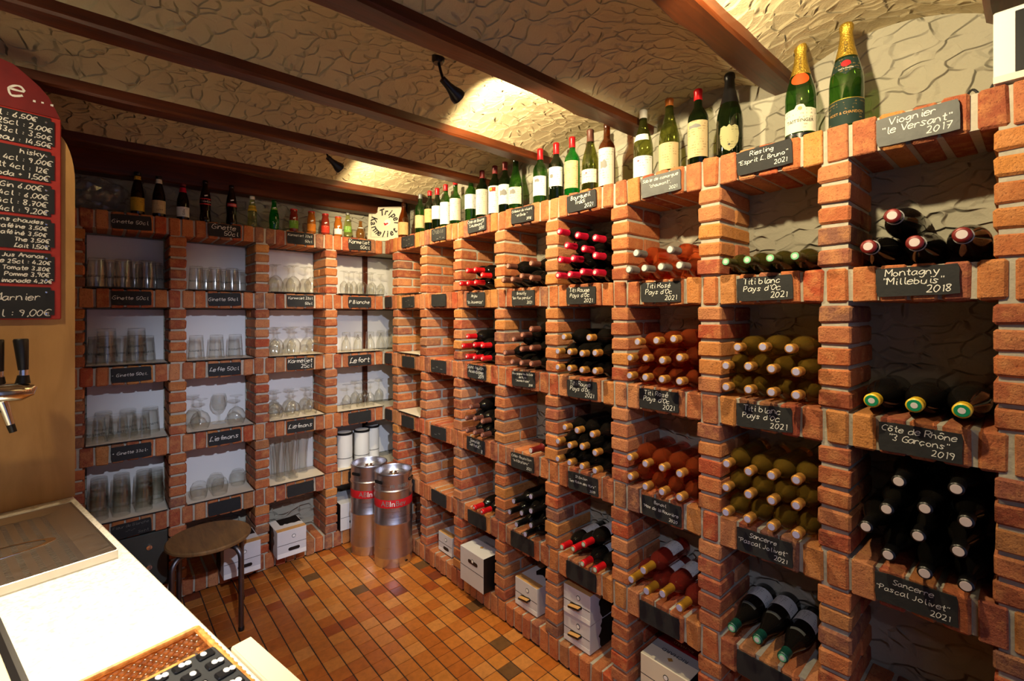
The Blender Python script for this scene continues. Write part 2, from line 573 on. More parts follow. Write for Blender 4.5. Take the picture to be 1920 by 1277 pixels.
def make_steel(name, col, rough, brush):
    t = NT(name)
    tc = t.n('ShaderNodeTexCoord')
    n1 = t.n('ShaderNodeTexNoise', None, Vector=t.n('ShaderNodeMapping', None, Vector=tc.outputs['Object'], Scale=brush).outputs[0], Scale=1.0, Detail=3.0)
    t.set(Base_Color=col, Metallic=1.0, Roughness=t.math('MULTIPLY_ADD', n1.outputs[0], 0.25, rough - 0.12))
    t.bump(n1.outputs[0], 0.0004, 0.4)
    return t.m


make_steel('keg_steel', (0.64, 0.64, 0.70), 0.32, (4, 4, 260))
make_steel('tray_steel', (0.56, 0.53, 0.48), 0.36, (30, 300, 30))
make_steel('chrome', (0.86, 0.84, 0.80), 0.12, (10, 10, 10))
make_steel('leg_steel', (0.16, 0.155, 0.17), 0.42, (60, 60, 14))


def make_counter():
    t = NT('counter_stone')
    p = pos(t)
    n1 = t.n('ShaderNodeTexNoise', None, Vector=p, Scale=120.0, Detail=3.0)
    n2 = t.n('ShaderNodeTexNoise', None, Vector=p, Scale=45.0, Detail=4.0)
    f = t.math('MULTIPLY', t.ramp(n1.outputs[0], [(0.48, (0, 0, 0)), (0.62, (1, 1, 1))]), n2.outputs[0])
    t.set(Base_Color=t.mix(f, srgb(232, 226, 210), srgb(176, 170, 146)), Roughness=0.4)
    return t.m


make_counter()


def make_wicker():
    t = NT('wicker')
    tc = t.n('ShaderNodeTexCoord')
    n1 = t.n('ShaderNodeTexNoise', None, Vector=tc.outputs['Object'], Scale=90.0, Detail=3.0)
    t.set(Base_Color=t.ramp(n1.outputs[0], [(0.3, srgb(166, 102, 40)), (0.7, srgb(226, 164, 84))]), Roughness=0.5)
    return t.m


make_wicker()
plain('menu_red', srgb(112, 22, 20), 0.6, noise=0.25, scale=30)
plain('menu_frame_red', srgb(164, 42, 32), 0.6, noise=0.2, scale=40)
plain('menu_black', srgb(26, 28, 28), 0.6)
plain('key_white', srgb(222, 220, 208), 0.5)
plain('keypad_black', srgb(48, 49, 48), 0.5)
plain('cream_plastic', srgb(214, 200, 164), 0.5)
t_ = NT('lamp_glow')
t_.set(Base_Color=(1, 0.8, 0.5), Emission_Color=(1.0, 0.78, 0.48, 1), Emission_Strength=28.0)
M = MATS

# ------------------------------------------------------------------ pixel -> world helpers (photograph measured on known planes)


def onX(px, py, X):
    a = math.atan((px - 960) / FPX)
    r = X / math.sin(a + YAW)
    return (X, r * math.cos(a + YAW), CAM_H + (HORIZ - py) * r * math.cos(a) / FPX)


def onY(px, py, Y):
    a = math.atan((px - 960) / FPX)
    r = Y / math.cos(a + YAW)
    return (r * math.sin(a + YAW), Y, CAM_H + (HORIZ - py) * r * math.cos(a) / FPX)


def proj(x, y, z):
    s, c = math.sin(YAW), math.cos(YAW)
    d = x * s + y * c
    if d < 0.05:
        return None
    return (960 + FPX * (x * c - y * s) / d, HORIZ - (z - CAM_H) * FPX / d)


ORD = ['zeroth', 'first', 'second', 'third', 'fourth', 'fifth', 'sixth', 'seventh', 'eighth', 'ninth', 'tenth']
NUM = ['zero', 'one', 'two', 'three', 'four', 'five', 'six', 'seven', 'eight', 'nine']

# ================================================================== STRUCTURE
FX, FY, DEP = 1.6, 3.257, 0.25       # front planes of the two brick racks, their depth
WX, WY = FX + DEP, FY + DEP          # plaster wall planes

o = MB().box(WX, WX + 0.12, -1.5, WY + 0.12, 0, 2.72).obj('wall_right', M['wall_plaster'])
tag(o, 'rough trowelled plaster wall behind the wine rack', kind='structure')
o = MB().box(-1.7, WX, WY, WY + 0.12, 0, 2.72).obj('wall_back', M['wall_plaster'])
tag(o, 'rough plaster wall behind the glass shelves', kind='structure')

o = MB().box(-1.82, -1.7, -1.5, WY + 0.12, 0, 2.72).obj('unseen_wall_left', M['wall_plaster'])  # unseen wall, added to keep world light from entering on the left
tag(o, 'unseen plaster wall added beyond the bar counter to block light', kind='structure')

# floor with single tiles
floor = MB().box(-1.7, WX, -1.5, WY, -0.06, -0.0025).obj('floor', M['tile_grout'])
tag(floor, 'small square terracotta tiles with dark joints', kind='structure')


def counter_st(x, y):
    dx, dy = x + 0.036, y - 2.06
    return (-0.2023 * dx + 0.9793 * dy, 0.9793 * dx + 0.2023 * dy)


tiles = []
for i in range(0, 62):
    for j in range(0, 80):
        x, y = TX0 + (i + 0.5) * TP, TY0 + (j + 0.5) * TQ
        if x < -1.65 or x > FX + 0.02 or y < -1.4 or y > FY + 0.02:
            continue
        p = proj(x, y, 0)
        vis = 0
        if p and -10 < p[0] < 1930 and 0 < p[1] < 1290:
            # seen past the counter edge?
            ex = 156 + (p[1] - 947) / 0.978
            if p[0] > ex - 15:
                d = x * math.sin(YAW) + y * math.cos(YAW)
                vis = 1 / d ** 3
        tiles.append((vis, x, y))
tiles.sort(key=lambda t: -t[0])
tile_mesh = MB().bbox(-TP / 2 + 0.0028, TP / 2 - 0.0028, -TQ / 2 + 0.0013, TQ / 2 - 0.0013, -0.008, 0, 0.0012).mesh('tile', M['floor_tile'])
rest = MB()
for k, (vis, x, y) in enumerate(tiles):
    if k < 300 and vis > 0:
        mk('tile', tile_mesh, floor, (x, y, rnd.uniform(-0.0006, 0.0006)))
    else:
        rest.box(x - TP / 2 + 0.0028, x + TP / 2 - 0.0028, y - TQ / 2 + 0.0013, y + TQ / 2 - 0.0013, -0.008, 0)
o = rest.obj('tile_field', M['floor_tile'], floor)
tag(o, kind='stuff')

# vaulted ceiling between beams
BEAMS = [-1.08, -0.51, 0.055, 0.626, 1.196, 1.780, 2.320, 2.980]
BW, BZ = 0.10, CAM_H + 0.79
SPR, CROWN = BZ + 0.035, BZ + 0.108
mb = MB()
edges = [-1.5] + BEAMS + [WY]
for a, b in zip(edges, edges[1:]):
    y0 = a + (BW / 2 - 0.01 if a in BEAMS else 0)
    y1 = b - (BW / 2 - 0.01 if b in BEAMS else 0)
    n = 14
    poly = []
    for i in range(n + 1):
        t = i / n
        rise = (CROWN - SPR) * (1 - (2 * t - 1) ** 2) * min(1.0, (y1 - y0) / 0.4)
        poly.append((y0 + (y1 - y0) * t, SPR + rise))
    poly += [(y1, 2.75), (y0, 2.75)]
    v = [(-1.7, y, z) for y, z in poly] + [(WX, y, z) for y, z in poly]
    k = len(poly)
    f = [tuple(reversed(range(k))), tuple(range(k, 2 * k))] + [(q, k + q, k + (q + 1) % k, (q + 1) % k) for q in range(k)]
    mb.add(v, f)
o = mb.mesh('ceiling', M['ceiling_plaster'], True)
o = mk('ceiling', o)
tag(o, 'vaulted trowelled plaster between the wooden beams', kind='structure')

beam_words = {0.055: 'wooden ceiling beam stub beside the white box at the end of the rack', 0.626: 'thick orange-lit wooden ceiling beam ending above the two gold-foil bottles',
              1.196: 'dark wooden ceiling beam running to the burgundy bottle on the rack', 1.780: 'wooden ceiling beam lit orange next to the larger spotlight',
              2.320: 'dark wooden ceiling beam in front of the smaller far spotlight', 2.980: 'wooden ceiling beam running just above the corner beer sign',
              -0.51: 'wooden ceiling beam above the photographer', -1.08: 'wooden ceiling beam behind the photographer'}


def rough_beam(y, w, z0, z1, seed, chamf=0.018):
    rg = random.Random(seed)
    n = 26
    v, f = [], []
    for i in range(n + 1):
        x = -1.7 + (WX + 1.7) * i / n
        j = lambda s=0.004: rg.uniform(-s, s)
        c = chamf + rg.uniform(-0.007, 0.010)
        pr = [(y - w / 2 + j(0.002), z1), (y - w / 2 + j(0.002), z0 + 0.008), (y - w / 2 + 0.008, z0 + j(0.002)), (y + w / 2 - c, z0 + j(0.003)), (y + w / 2 + j(0.002), z0 + c), (y + w / 2 + j(0.002), z1)]
        v += [(x, a, b) for a, b in pr]
    for i in range(n):
        for k in range(6):
            a, b = i * 6 + k, i * 6 + (k + 1) % 6
            f.append((a, a + 6, b + 6, b))
    f.append((0, 1, 2, 3, 4, 5))
    f.append(tuple(n * 6 + q for q in (5, 4, 3, 2, 1, 0)))
    return MB().add(v, f)


for k, y in enumerate(BEAMS):
    o = rough_beam(y, BW + rnd.uniform(-0.006, 0.008), BZ + rnd.uniform(-0.006, 0.006), BZ + 0.10, k).obj('ceiling_beam', M['beam_wood'])
    tag(o, beam_words[y], 'beam', 'ceiling beams')
o = rough_beam(WY - 0.085, 0.12, BZ - 0.03, BZ + 0.16, 99).obj('ceiling_beam', M['beam_wood'])
tag(o, 'dark wooden wall beam above the small drink bottles on the glass shelves', 'beam', 'ceiling beams')

# ------------------------------------------------------------------ brick racks
ZB = [2.1195, 1.7075, 1.295, 0.8825, 0.470, 0.0575]     # centres of the soldier courses
HB = 0.051
PW = 0.082
PY = [3.086, 2.699, 2.310, 1.920, 1.539, 1.154, 0.776, 0.405, 0.040, -0.345]
PX = [-0.0925, 0.342, 0.777, 1.2115]

VAR = {}


def brick_var(kind, dx, dy, dz, n=6):
    L = []
    for s in range(n):
        rg = random.Random(kind + str(s))
        L.append(MB().bbox(-dx / 2, dx / 2, -dy / 2, dy / 2, -dz / 2, dz / 2, rg.uniform(0.003, 0.007), 0.0017, rg).mesh('brick_' + kind, M['brick_clay']))
    VAR[kind] = L


brick_var('sold', 0.245, 0.0530, 0.0985)
brick_var('full', 0.245, PW, 0.0505)
brick_var('half', 0.117, PW, 0.0505)
rb = random.Random(11)


def to_world(side, a, d, z):
    return (FX + d, a, z) if side == 'R' else (a, FY + d, z)


def rack(side, name, label, pillars, a_lo, a_hi, stuff_below):
    rz = 0.0 if side == 'R' else R(90)
    root = empty(name, to_world(side, (a_lo + a_hi) / 2, 0, 0), 0, label, 'rack')
    bx, by, bz = root.location
    stuff = MB()

    def put(kind, parent, a, d, z):
        p = Vector(to_world(side, a, d, z))
        ofs = parent.location if parent is not None else Vector()
        m = rb.choice(VAR[kind])
        flip = rb.choice((0, math.pi))
        rot = (rb.uniform(-0.012, 0.012), rb.uniform(-0.01, 0.01), rz + flip + rb.uniform(-0.015, 0.015))
        dj = rb.uniform(-0.002, 0.003)
        p += Vector((dj, 0, 0)) if side == 'R' else Vector((0, dj, 0))
        if a < stuff_below:
            stuff.add([v.co for v in m.vertices], [tuple(q.vertices) for q in m.polygons], Matrix.Translation(p - root.location) @ Matrix.Rotation(rz, 4, 'Z'))
            return
        mk('brick', m, parent, p - root.location - ofs, rot)
    # columns
    for ai, a in enumerate(pillars):
        core = MB()
        x0, x1, y0, y1 = (0.010, DEP - 0.001, -PW / 2 + 0.008, PW / 2 - 0.008)
        if side == 'L':
            x0, x1, y0, y1 = y0, y1, x0, x1
        c = core.box(x0, x1, y0, y1, 0.004, ZB[0] + HB - 0.008).obj('pillar', M['mortar'], root)
        c.location = Vector(to_world(side, a, 0, 0)) - root.location
        for r in range(5):
            zt = ZB[r] - HB
            for k in range(5):
                z = zt - 0.0062 - 0.0253 - k * 0.0621
                if (k + r + ai) % 2 == 0:
                    put('full', c, a, 0.1235, z)
                else:
                    put('half', c, a, 0.0595, z)
                    put('half', c, a, 0.1875, z)
    # soldier courses (shelves)
    n = int(round((a_hi - a_lo) / 0.0628))
    st = (a_hi - a_lo) / n
    for zi, z in enumerate(ZB):
        d0 = 0.011
        if side == 'R':
            c = MB().box(d0, DEP - 0.0005, a_lo - root.location.y, a_hi - root.location.y, -HB + 0.006, HB - 0.006)
        else:
            c = MB().box(a_lo - root.location.x, WX - 0.0005 - root.location.x, d0, DEP - 0.0005, -HB + 0.006, HB - 0.006)
        c = c.obj('shelf', M['mortar'], root, loc=(0, 0, z))
        ph = rb.uniform(-0.4, 0.4) * 0
        for i in range(n):
            put('sold', c, a_lo + (i + 0.5 + ph) * st, 0.1235, z + rb.uniform(-0.0015, 0.0015))
    if stuff.v:
        s = stuff.obj('brick_end', M['brick_clay'], root)
        tag(s, kind='stuff')
    return root


rackR = rack('R', 'wine_rack', 'built-in brick wine rack of square cells along the bottle wall', PY, -0.388, FY - 0.004, -0.02)
rackL = rack('L', 'glass_rack', 'built-in brick shelf unit of cells holding beer glasses and cartons', PX, -0.137, FX - 0.004, -9)

# ------------------------------------------------------------------ ceiling spotlights


def fixture(x, y, label, tgt, lamp=None):
    z0 = CROWN - 0.012
    root = empty('spotlight', (x, y, z0), 0, label, 'spotlight', 'ceiling spotlights')
    MB().lathe([(0, 0.02), (0.021, 0.02), (0.022, -0.016), (0.017, -0.024), (0, -0.024)], 20).obj('mount', M['black_metal'], root, True)
    head_at = Vector((0.055, -0.004, -0.100))
    base = Vector((x, y, z0))
    d = (Vector(tgt) - (base + head_at)).normalized()
    if lamp is not None:
        d = (Vector(tgt) - Vector(lamp)).normalized()
        head_at = Vector(lamp) - d * 0.05 - base
    back = head_at - d * 0.045
    MB().tube([(0.002, 0, -0.02), tuple(back * 0.5 + Vector((0, 0, -0.010))), tuple(back)], 0.005, 8).obj('swivel_arm', M['black_metal'], root, True)
    h = MB().lathe([(0, -0.052), (0.012, -0.050), (0.0135, -0.02), (0.018, 0.0), (0.026, 0.020), (0.0275, 0.036), (0.0262, 0.036), (0.024, 0.024), (0, 0.018)], 24).obj('lamp_head', M['black_metal'], root, True)
    h.location = head_at
    h.rotation_mode = 'QUATERNION'
    h.rotation_quaternion = d.to_track_quat('Z', 'Y')
    MB().lathe([(0, 0.0185), (0.0238, 0.0250), (0.0215, 0.031), (0, 0.033)], 20).obj('bulb', M['lamp_glow'], h, True)
    return base + head_at + d * 0.05


def spotlight(x, y, label, energy, tgt):
    spot_light('spot_beam', fixture(x, y, label, tgt), tgt, energy, 138, 0.34, WARM, 0.018)


for (p_, a_, e_, s_, b_, c_, n_) in UNSEEN_LAMPS:
    fixture(p_[0] - 0.02, p_[1] - 0.02, n_, a_, p_)
spotlight(SPOTS[0][0], SPOTS[0][1], 'black ceiling spotlight above the camera end of the rack', 42, (1.75, 0.55, 2.02))
spotlight(SPOTS[1][0], SPOTS[1][1], 'larger black ceiling spotlight between beams in the middle of the ceiling', 58, (1.75, 1.50, 2.02))
spotlight(SPOTS[2][0], SPOTS[2][1], 'small far black ceiling spotlight near the glass shelves', 58, (1.65, 2.65, 2.02))

# ------------------------------------------------------------------ chalk handwriting: single-stroke letters
GL = {
 'a': '57 38 17 05 13 33 56|58 54 63', 'b': '0b 03|07 28 47 55 33 13 04', 'c': '57 38 17 05 13 33 54', 'd': '57 38 17 05 13 33 55|5b 53', 'e': '06 56 48 28 06 13 33 54',
 'f': '5a 4b 3a 36 33|17 57', 'g': '57 38 17 05 14 34 57|58 52 30 11', 'h': '0b 03|06 28 47 53', 'i': '28 24 33|2a 2b', 'j': '38 32 20 01|3a 3b', 'k': '0b 03|58 05|26 53',
 'l': '2b 25 33 43', 'm': '08 03|06 18 27 33|36 48 57 63', 'n': '08 03|06 28 47 53', 'o': '28 06 14 33 55 47 28', 'p': '08 00|06 28 47 55 33 04', 'q': '57 38 17 05 14 34 57|58 50',
 'r': '08 03|06 28 47', 's': '57 28 17 35 44 23 04', 't': '2b 24 33 43|08 48', 'u': '08 04 23 43 57|58 53', 'v': '08 23|23 58', 'w': '08 13|13 37|37 53|53 68', 'x': '08 53|58 03',
 'y': '08 24 34|58 20 00', 'z': '08 58|58 03|03 53', 'A': '03 3b|3b 63|16 56', 'B': '0b 03|0b 3b 49 27 07|27 55 33 03', 'C': '6a 3b 08 05 23 53', 'D': '0b 03|0b 4a 67 44 03',
 'E': '5b 0b|0b 03|03 53|07 47', 'F': '5b 0b|0b 03|07 47', 'G': '6a 4b 19 05 23 53 65|66 37', 'H': '0b 03|6b 63|07 67', 'I': '2b 23', 'J': '4b 45 23 04', 'K': '0b 03|6b 07|17 63',
 'L': '4b 2a 15 03|03 34 63', 'M': '03 0b|0b 36|36 6b|6b 63', 'N': '03 0b|0b 63|63 6b', 'O': '3b 08 05 23 45 67 59 3b', 'P': '0b 03|0b 4b 59 37 07', 'R': '0b 03|0b 4b 59 37 07|27 63',
 'S': '6a 3b 19 37 55 33 04', 'T': '0b 6b|3b 33', 'V': '0b 33|33 6b', 'X': '0b 63|6b 03', '0': '2b 08 05 23 45 58 4a 2b', '1': '1a 2b|2b 23', '2': '0a 2b 4a 36 03|03 53', '3': '0b 3b 49 27|27 45 33 04',
 '4': '3b 05|05 55|43 48', '5': '5b 1b|1b 07 37 55 33 04', '6': '4b 16 04 33 45 27 06', '7': '0b 5b|5b 23|17 47', '8': '27 0a 2b 4a 27 05 23 45 27', '9': '47 28 0a 2b 4a 47 33',
 "'": '2b 19', ',': '24 12', '.': '23 33', '-': '16 46', ':': '27 28|24 25', '"': '1b 19|3b 39', '(': '3b 18 15 33', ')': '1b 38 35 13', '&': '54 0a 2b 3a 05 23 56', '+': '26 2a|08 48',
 '~': '05 16 35 46', '_': '03 63', 'é': '06 56 48 28 06 13 33 54|2a 4b', 'è': '06 56 48 28 06 13 33 54|1b 3a', 'ô': '28 06 14 33 55 47 28|1a 3b|3b 5a', '€': '6a 3b 08 05 23 53|07 47|05 45',
 'ç': '57 38 17 05 13 33 54|23 21',
}
WID = {'i': 3.6, 'l': 4.2, "'": 3, ',': 3, '.': 3, ' ': 4.0, 'I': 4, '1': 4, 'j': 4, 't': 5, 'f': 5.2, 'r': 5.2, 'm': 7.2, 'w': 7.2, 'M': 7.6, 'N': 7.4, '"': 4.5, ':': 4}


def smooth(pts):
    if len(pts) < 3:
        return pts
    P = [pts[0]] + pts + [pts[-1]]
    out = []
    for i in range(1, len(P) - 2):
        p0, p1, p2, p3 = P[i - 1:i + 3]
        for s in (0, 0.34, 0.67):
            out.append(tuple(0.5 * (2 * b + (c - a) * s + (2 * a - 5 * b + 4 * c - d) * s * s + (3 * b - a - 3 * c + d) * s ** 3) for a, b, c, d in zip(p0, p1, p2, p3)))
    out.append(pts[-1])
    return out


def chalk_width(text, size):
    return sum(WID.get(c, 6.6) for c in text) * size / 8


def chalk(mb, text, x, y, size, thick, rng, slant=0.12, off=0.0, M=None):
    """adds flat chalk strokes to mb, in the local XZ plane facing -Y"""
    k = size / 8
    cx = x
    for ch in text:
        g = GL.get(ch)
        if g:
            dy = rng.uniform(-0.4, 0.4) * k
            sc_ = rng.uniform(0.9, 1.1)
            for stroke in g.split('|'):
                pts = [(int(a[0], 16), int(a[1], 16) - 3) for a in stroke.split()]
                pts = smooth([(cx + (a * sc_ + slant * b) * k, y + b * sc_ * k + dy) for a, b in pts])
                n = len(pts)
                v, f = [], []
                for i, (px, pz) in enumerate(pts):
                    ax, az = pts[max(i - 1, 0)]
                    bx, bz = pts[min(i + 1, n - 1)]
                    L = math.hypot(bx - ax, bz - az) or 1
                    nx, nz = -(bz - az) / L * thick / 2, (bx - ax) / L * thick / 2
                    w_ = rng.uniform(0.75, 1.15)
                    v += [(px + nx * w_, -off, pz + nz * w_), (px - nx * w_, -off, pz - nz * w_)]
                for i in range(n - 1):
                    f.append((2 * i, 2 * i + 1, 2 * i + 3, 2 * i + 2))
                mb.add(v, f, M)
        cx += WID.get(ch, 6.6) * k
    return cx


def chalk_block(mb, lines, w, h, rng, off, M=None, worn=False):
    """lines: list of text; fitted into w x h, roughly handwritten layout (last short line to the right)"""
    n = len(lines)
    longest = max(chalk_width(t, 1) for t in lines)
    size = min(h / n * 0.74, w * 1.0 / longest, 0.034)
    for i, t in enumerate(lines):
        tw = chalk_width(t, size)
        zc = h / 2 - (i + 0.5) * h / n - size * 0.42
        if n > 1 and i == n - 1:
            x = w / 2 - tw - 0.004
        else:
            x = -tw / 2 - 0.004 + rng.uniform(-0.004, 0.004)
        chalk(mb, t, x, zc, size, max(0.0016, size * 0.125), rng, off=off, M=M)


# slate tags
SLV = []
for s in range(5):
    rg = random.Random('sl%d' % s)
    W_, H_ = 0.166, 0.082
    poly = []
    for (ax, az, bx, bz) in ((-1, -1, 1, -1), (1, -1, 1, 1), (1, 1, -1, 1), (-1, 1, -1, -1)):
        for i in range(6):
            t = (i + 0.12 * (i == 0)) / 6
            poly.append(((ax + (bx - ax) * t) * W_ / 2 * (1 + rg.uniform(-0.012, 0.008)), (az + (bz - az) * t) * H_ / 2 * (1 + rg.uniform(-0.03, 0.02))))
    SLV.append(poly)


def slate_mesh(v, mat):
    key = ('slate', v, mat)
    if key not in VAR:
        VAR[key] = MB().prism(SLV[v], 0, 0.006, Matrix.Rotation(R(90), 4, 'X')).mesh('slate', M[mat])
    return VAR[key]


rs = random.Random(5)


def slate(side, a, zi, lines, label, faint=False, mat='slate', w=1.0, dz=0.0):
    z = ZB[zi] + dz + rs.uniform(-0.004, 0.004)
    p = to_world(side, a, -0.0065, z)
    # plate is modelled facing -Y; the wine rack's plates face -X
    rz = (-R(90) if side == 'R' else 0) + rs.uniform(-0.02, 0.02)
    root = empty('slate_tag', p, rz, label, 'sign', 'chalk slate tags')
    root.rotation_euler[1] = rs.uniform(-0.03, 0.03)
    pl = mk('slate_plate', slate_mesh(rs.randrange(5), mat), root, (0, 0.006, 0), scale=(w, 1, 0.93))
    if lines:
        mb = MB()
        chalk_block(mb, lines, 0.150 * w, 0.069, rs, 0.0008)
        mb.obj('chalk_lettering', M['chalk_faint' if faint else 'chalk'], root)
    return root


TXT = {
 0: {1: (['~ _ ~', '_ ~ _'], 1), 2: (['Chablis', '_ ~ _'], 1), 3: (['Cote de Bourg', '"Lieutenant"', '2017'], 0), 4: (['Coteaux du vivant', '" et Emile "', '2016'], 0), 5: (['Bourgueil', 'Tradi', '2021'], 0),
     6: (['Sable de camargue', '"chaumont",', '2021'], 0), 7: (['Riesling', '"Esprit L. Bruno"', '2021'], 0), 8: (['Viognier', '"le Versant"', '2017'], 0)},
 1: {0: None, 1: (['_ ~', '~ _'], 1), 2: None, 3: (['Anjou', '"la Jouvence"'], 0), 4: (['Brouilly', '"les Pas perdus"', '2021'], 0), 5: (['Titi Rouge', "Pays d'Oc", '2021'], 0), 6: (['Titi Rosé', "Pays d'Oc", '2021'], 0),
     7: (['Titi blanc', "Pays d'Oc", '2021'], 0), 8: (['Montagny', '"Millebuis"', '2018'], 0)},
 2: {0: None, 1: None, 2: (['_ ~ _'], 1), 3: (['Saint Aquilin', 'Assemblage', '2019'], 0), 4: (['Bourgogne Haute Cote', 'de Nuits', '"Jeunes Filles"', '2018'], 0), 5: (['Titi Rouge', "Pays d'Oc", '2021'], 0),
     6: (['Titi Rosé', "Pays d'Oc", '2021'], 0), 7: (['Titi blanc', "Pays d'Oc", '2021'], 0), 8: (['Côte de Rhône', '"3 Garçons"', '2019'], 0)},
 3: {0: None, 1: None, 2: (['_ ~'], 1), 3: (['Somalia', '"Le haut"', '8'], 0), 4: (['Cotes-Roussillon', '"Infiltrations"', '2021'], 0), 5: (['St Emilion', '"Les Robin des Murs"', '2019'], 0), 6: (['Bandol', '"Mas de la Rouvière', '2020'], 0),
     7: (['Sancerre', '"Pascal Jolivet"', '2021'], 0), 8: (['Sancerre', '"Pascal Jolivet"', '2021'], 0)},
 4: {1: None, 2: None, 3: None, 4: None, 5: None, 6: None, 7: None, 8: None},
}
CNAME = ['top', 'second', 'third', 'fourth', 'lowest']


def cell_mid(c):
    return (PY[c - 1] + PY[c]) / 2 if c > 0 else (PY[0] + PW / 2 + FY) / 2


for zi in TXT:
    for c, tx in TXT[zi].items():
        a = cell_mid(c)
        where = '%s course of the wine rack, %s' % (CNAME[zi], 'tight in the corner' if c == 0 else '%s column from corner' % ORD[c])
        kind = 'blank slate tag' if tx is None else ('faintly chalked slate tag' if tx[1] else 'chalked slate tag')
        w_ = 0.62 if c == 0 else 1.0
        if c == 0:
            a = FY - 0.075
        mat = 'slate_worn' if (zi, c) in ((0, 8), (0, 6)) else 'slate'
        slate('R', a + rs.uniform(-0.006, 0.006), zi, tx[0] if tx else None, kind + ', ' + where, bool(tx and tx[1]), mat, w_)

TXL = {
 0: {1: ['Ginette 50cl'], 2: ['Ginette', '50cl'], 3: ['Karmeliet 33cl', '50cl'], 4: ['Karmeliet', '50cl']},
 1: {1: ['Ginette 50cl'], 2: ['Ginette 50cl'], 3: ['Karmeliet 33cl', '50cl'], 4: ['P.Blanche']},
 2: {1: ['- Ginette 50cl.'], 2: ['Leffe 50cl'], 3: ['Karmeliet', '25cl'], 4: ['Lefort']},
 3: {1: ['+ Ginette 33cl-'], 2: ['Liefmans'], 3: ['Liefmans'], 4: None},
 4: {1: ['Fleur de Blanche', '_~_~', 'Saint'], 2: None, 3: None, 4: None},
}
LCELL = {1: (-0.050, 0.300), 2: (0.384, 0.735), 3: (0.819, 1.169), 4: (1.254, 1.6)}
for zi in TXL:
    for c, tx in TXL[zi].items():
        a = sum(LCELL[c]) / 2
        if c == 4:
            a = 1.40
        slate('L', a + 0.012, zi, tx, '%s slate tag, %s course of the glass shelves, %s column' % ('chalked' if tx else 'blank', CNAME[zi], ORD[c]), zi == 4, 'slate', 1.02)

ZL0 = ZB[5] + HB
# ------------------------------------------------------------------ white boards and liners in the glass shelves
for r in range(4):
    zt, zb = ZB[r] - HB, ZB[r + 1] + HB
    for c in (1, 2, 3, 4):
        x0, x1 = LCELL[c]
        segs = [(x0 + 0.004, x1 - 0.004, '')] if c < 4 else [(x0 + 0.004, 1.535, ' beside the dark gap'), (1.572, 1.846, ' in the very corner')]
        for (sa, sb, ex) in segs:
            o = MB().bbox(sa, sb, WY - 0.014, WY - 0.006, zb + 0.006, zt - 0.006, 0.0015).obj('back_board', M['white_board'])
            tag(o, 'white back board in row %s, %s column of the glass shelves%s' % (NUM[r + 1], ORD[c], ex), 'board', 'white back boards')
        # liner sheet with a dark front edge, slightly tilted forward
        lx1 = x1 - 0.004 if c < 4 else 1.60
        root = empty('shelf_liner', ((x0 + lx1) / 2, FY - 0.006, zb + 0.0035), 0, 'cream dark-edged liner sheet, row %s, %s column of the glass shelves' % (NUM[r + 1], ORD[c]), 'shelf liner', 'shelf liner sheets')
        hw = (lx1 - x0) / 2 - 0.003
        MB().box(-hw, hw, 0.002, 0.236 if c < 4 else 0.218, 0.0005, 0.0045).obj('sheet', M['liner'], root)
        MB().box(-hw, hw, -0.001, 0.0018, 0.0003, 0.0052).obj('edge_strip', M['board_edge'], root)
for r in (0, 1, 2):
    zb = ZB[r + 1] + HB
    y0, y1 = PY[1] + PW / 2 + 0.006, PY[0] - PW / 2 - 0.006
    root = empty('shelf_liner', (FX - 0.004, (y0 + y1) / 2, zb + 0.0035), 0, 'cream liner sheet with dark edge, row %s, first column of the wine rack' % NUM[r + 1], 'shelf liner', 'shelf liner sheets')
    hw = (y1 - y0) / 2
    MB().box(0.002, 0.232, -hw, hw, 0.0005, 0.0045).obj('sheet', M['liner'], root)
    MB().box(-0.001, 0.0018, -hw, hw, 0.0003, 0.0052).obj('edge_strip', M['board_edge'], root)

MB().box(1.5365, 1.5705, WY - 0.030, WY - 0.001, ZL0, ZB[0] - HB).obj('corner_post', M['beam_wood'], rackL, loc=-rackL.location)

# ------------------------------------------------------------------ bottles
PROF = {
 'bordeaux': [(0, 0.006), (0.026, 0.0), (0.0345, 0.002), (0.0368, 0.008), (0.0368, 0.182), (0.0355, 0.193), (0.0305, 0.206), (0.022, 0.219), (0.0160, 0.229), (0.0146, 0.240), (0.0140, 0.282), (0.0152, 0.284), (0.0152, 0.294), (0.0132, 0.297), (0, 0.297)],
 'burgundy': [(0, 0.006), (0.028, 0.0), (0.0375, 0.002), (0.0395, 0.008), (0.0395, 0.130), (0.0380, 0.150), (0.0335, 0.172), (0.0265, 0.196), (0.0195, 0.220), (0.0160, 0.240), (0.0148, 0.276), (0.0160, 0.278), (0.0160, 0.288), (0.0136, 0.291), (0, 0.291)],
 'champagne': [(0, 0.006), (0.032, 0.0), (0.0425, 0.002), (0.0440, 0.010), (0.0440, 0.140), (0.0415, 0.165), (0.0350, 0.192), (0.0270, 0.222), (0.0195, 0.255), (0.0158, 0.285), (0.0158, 0.296), (0.0178, 0.300), (0.0178, 0.312), (0.0150, 0.318), (0, 0.319)],
}
PROF['magnum'] = [(r * 1.10, z * 1.02) for r, z in PROF['burgundy']]


def prof_r(kind, z):
    P = PROF[kind]
    for (r0, z0), (r1, z1) in zip(P[1:], P[2:]):
        if z0 <= z <= z1 and z1 > z0:
            return r0 + (r1 - r0) * (z - z0) / (z1 - z0)
    return P[-2][0]


def cached(key, fn):
    if key not in VAR:
        VAR[key] = fn()
    return VAR[key]


def m_body(kind, mat):
    return cached(('body', kind, mat), lambda: MB().lathe(PROF[kind], 26).mesh('glass_body', M[mat], True))


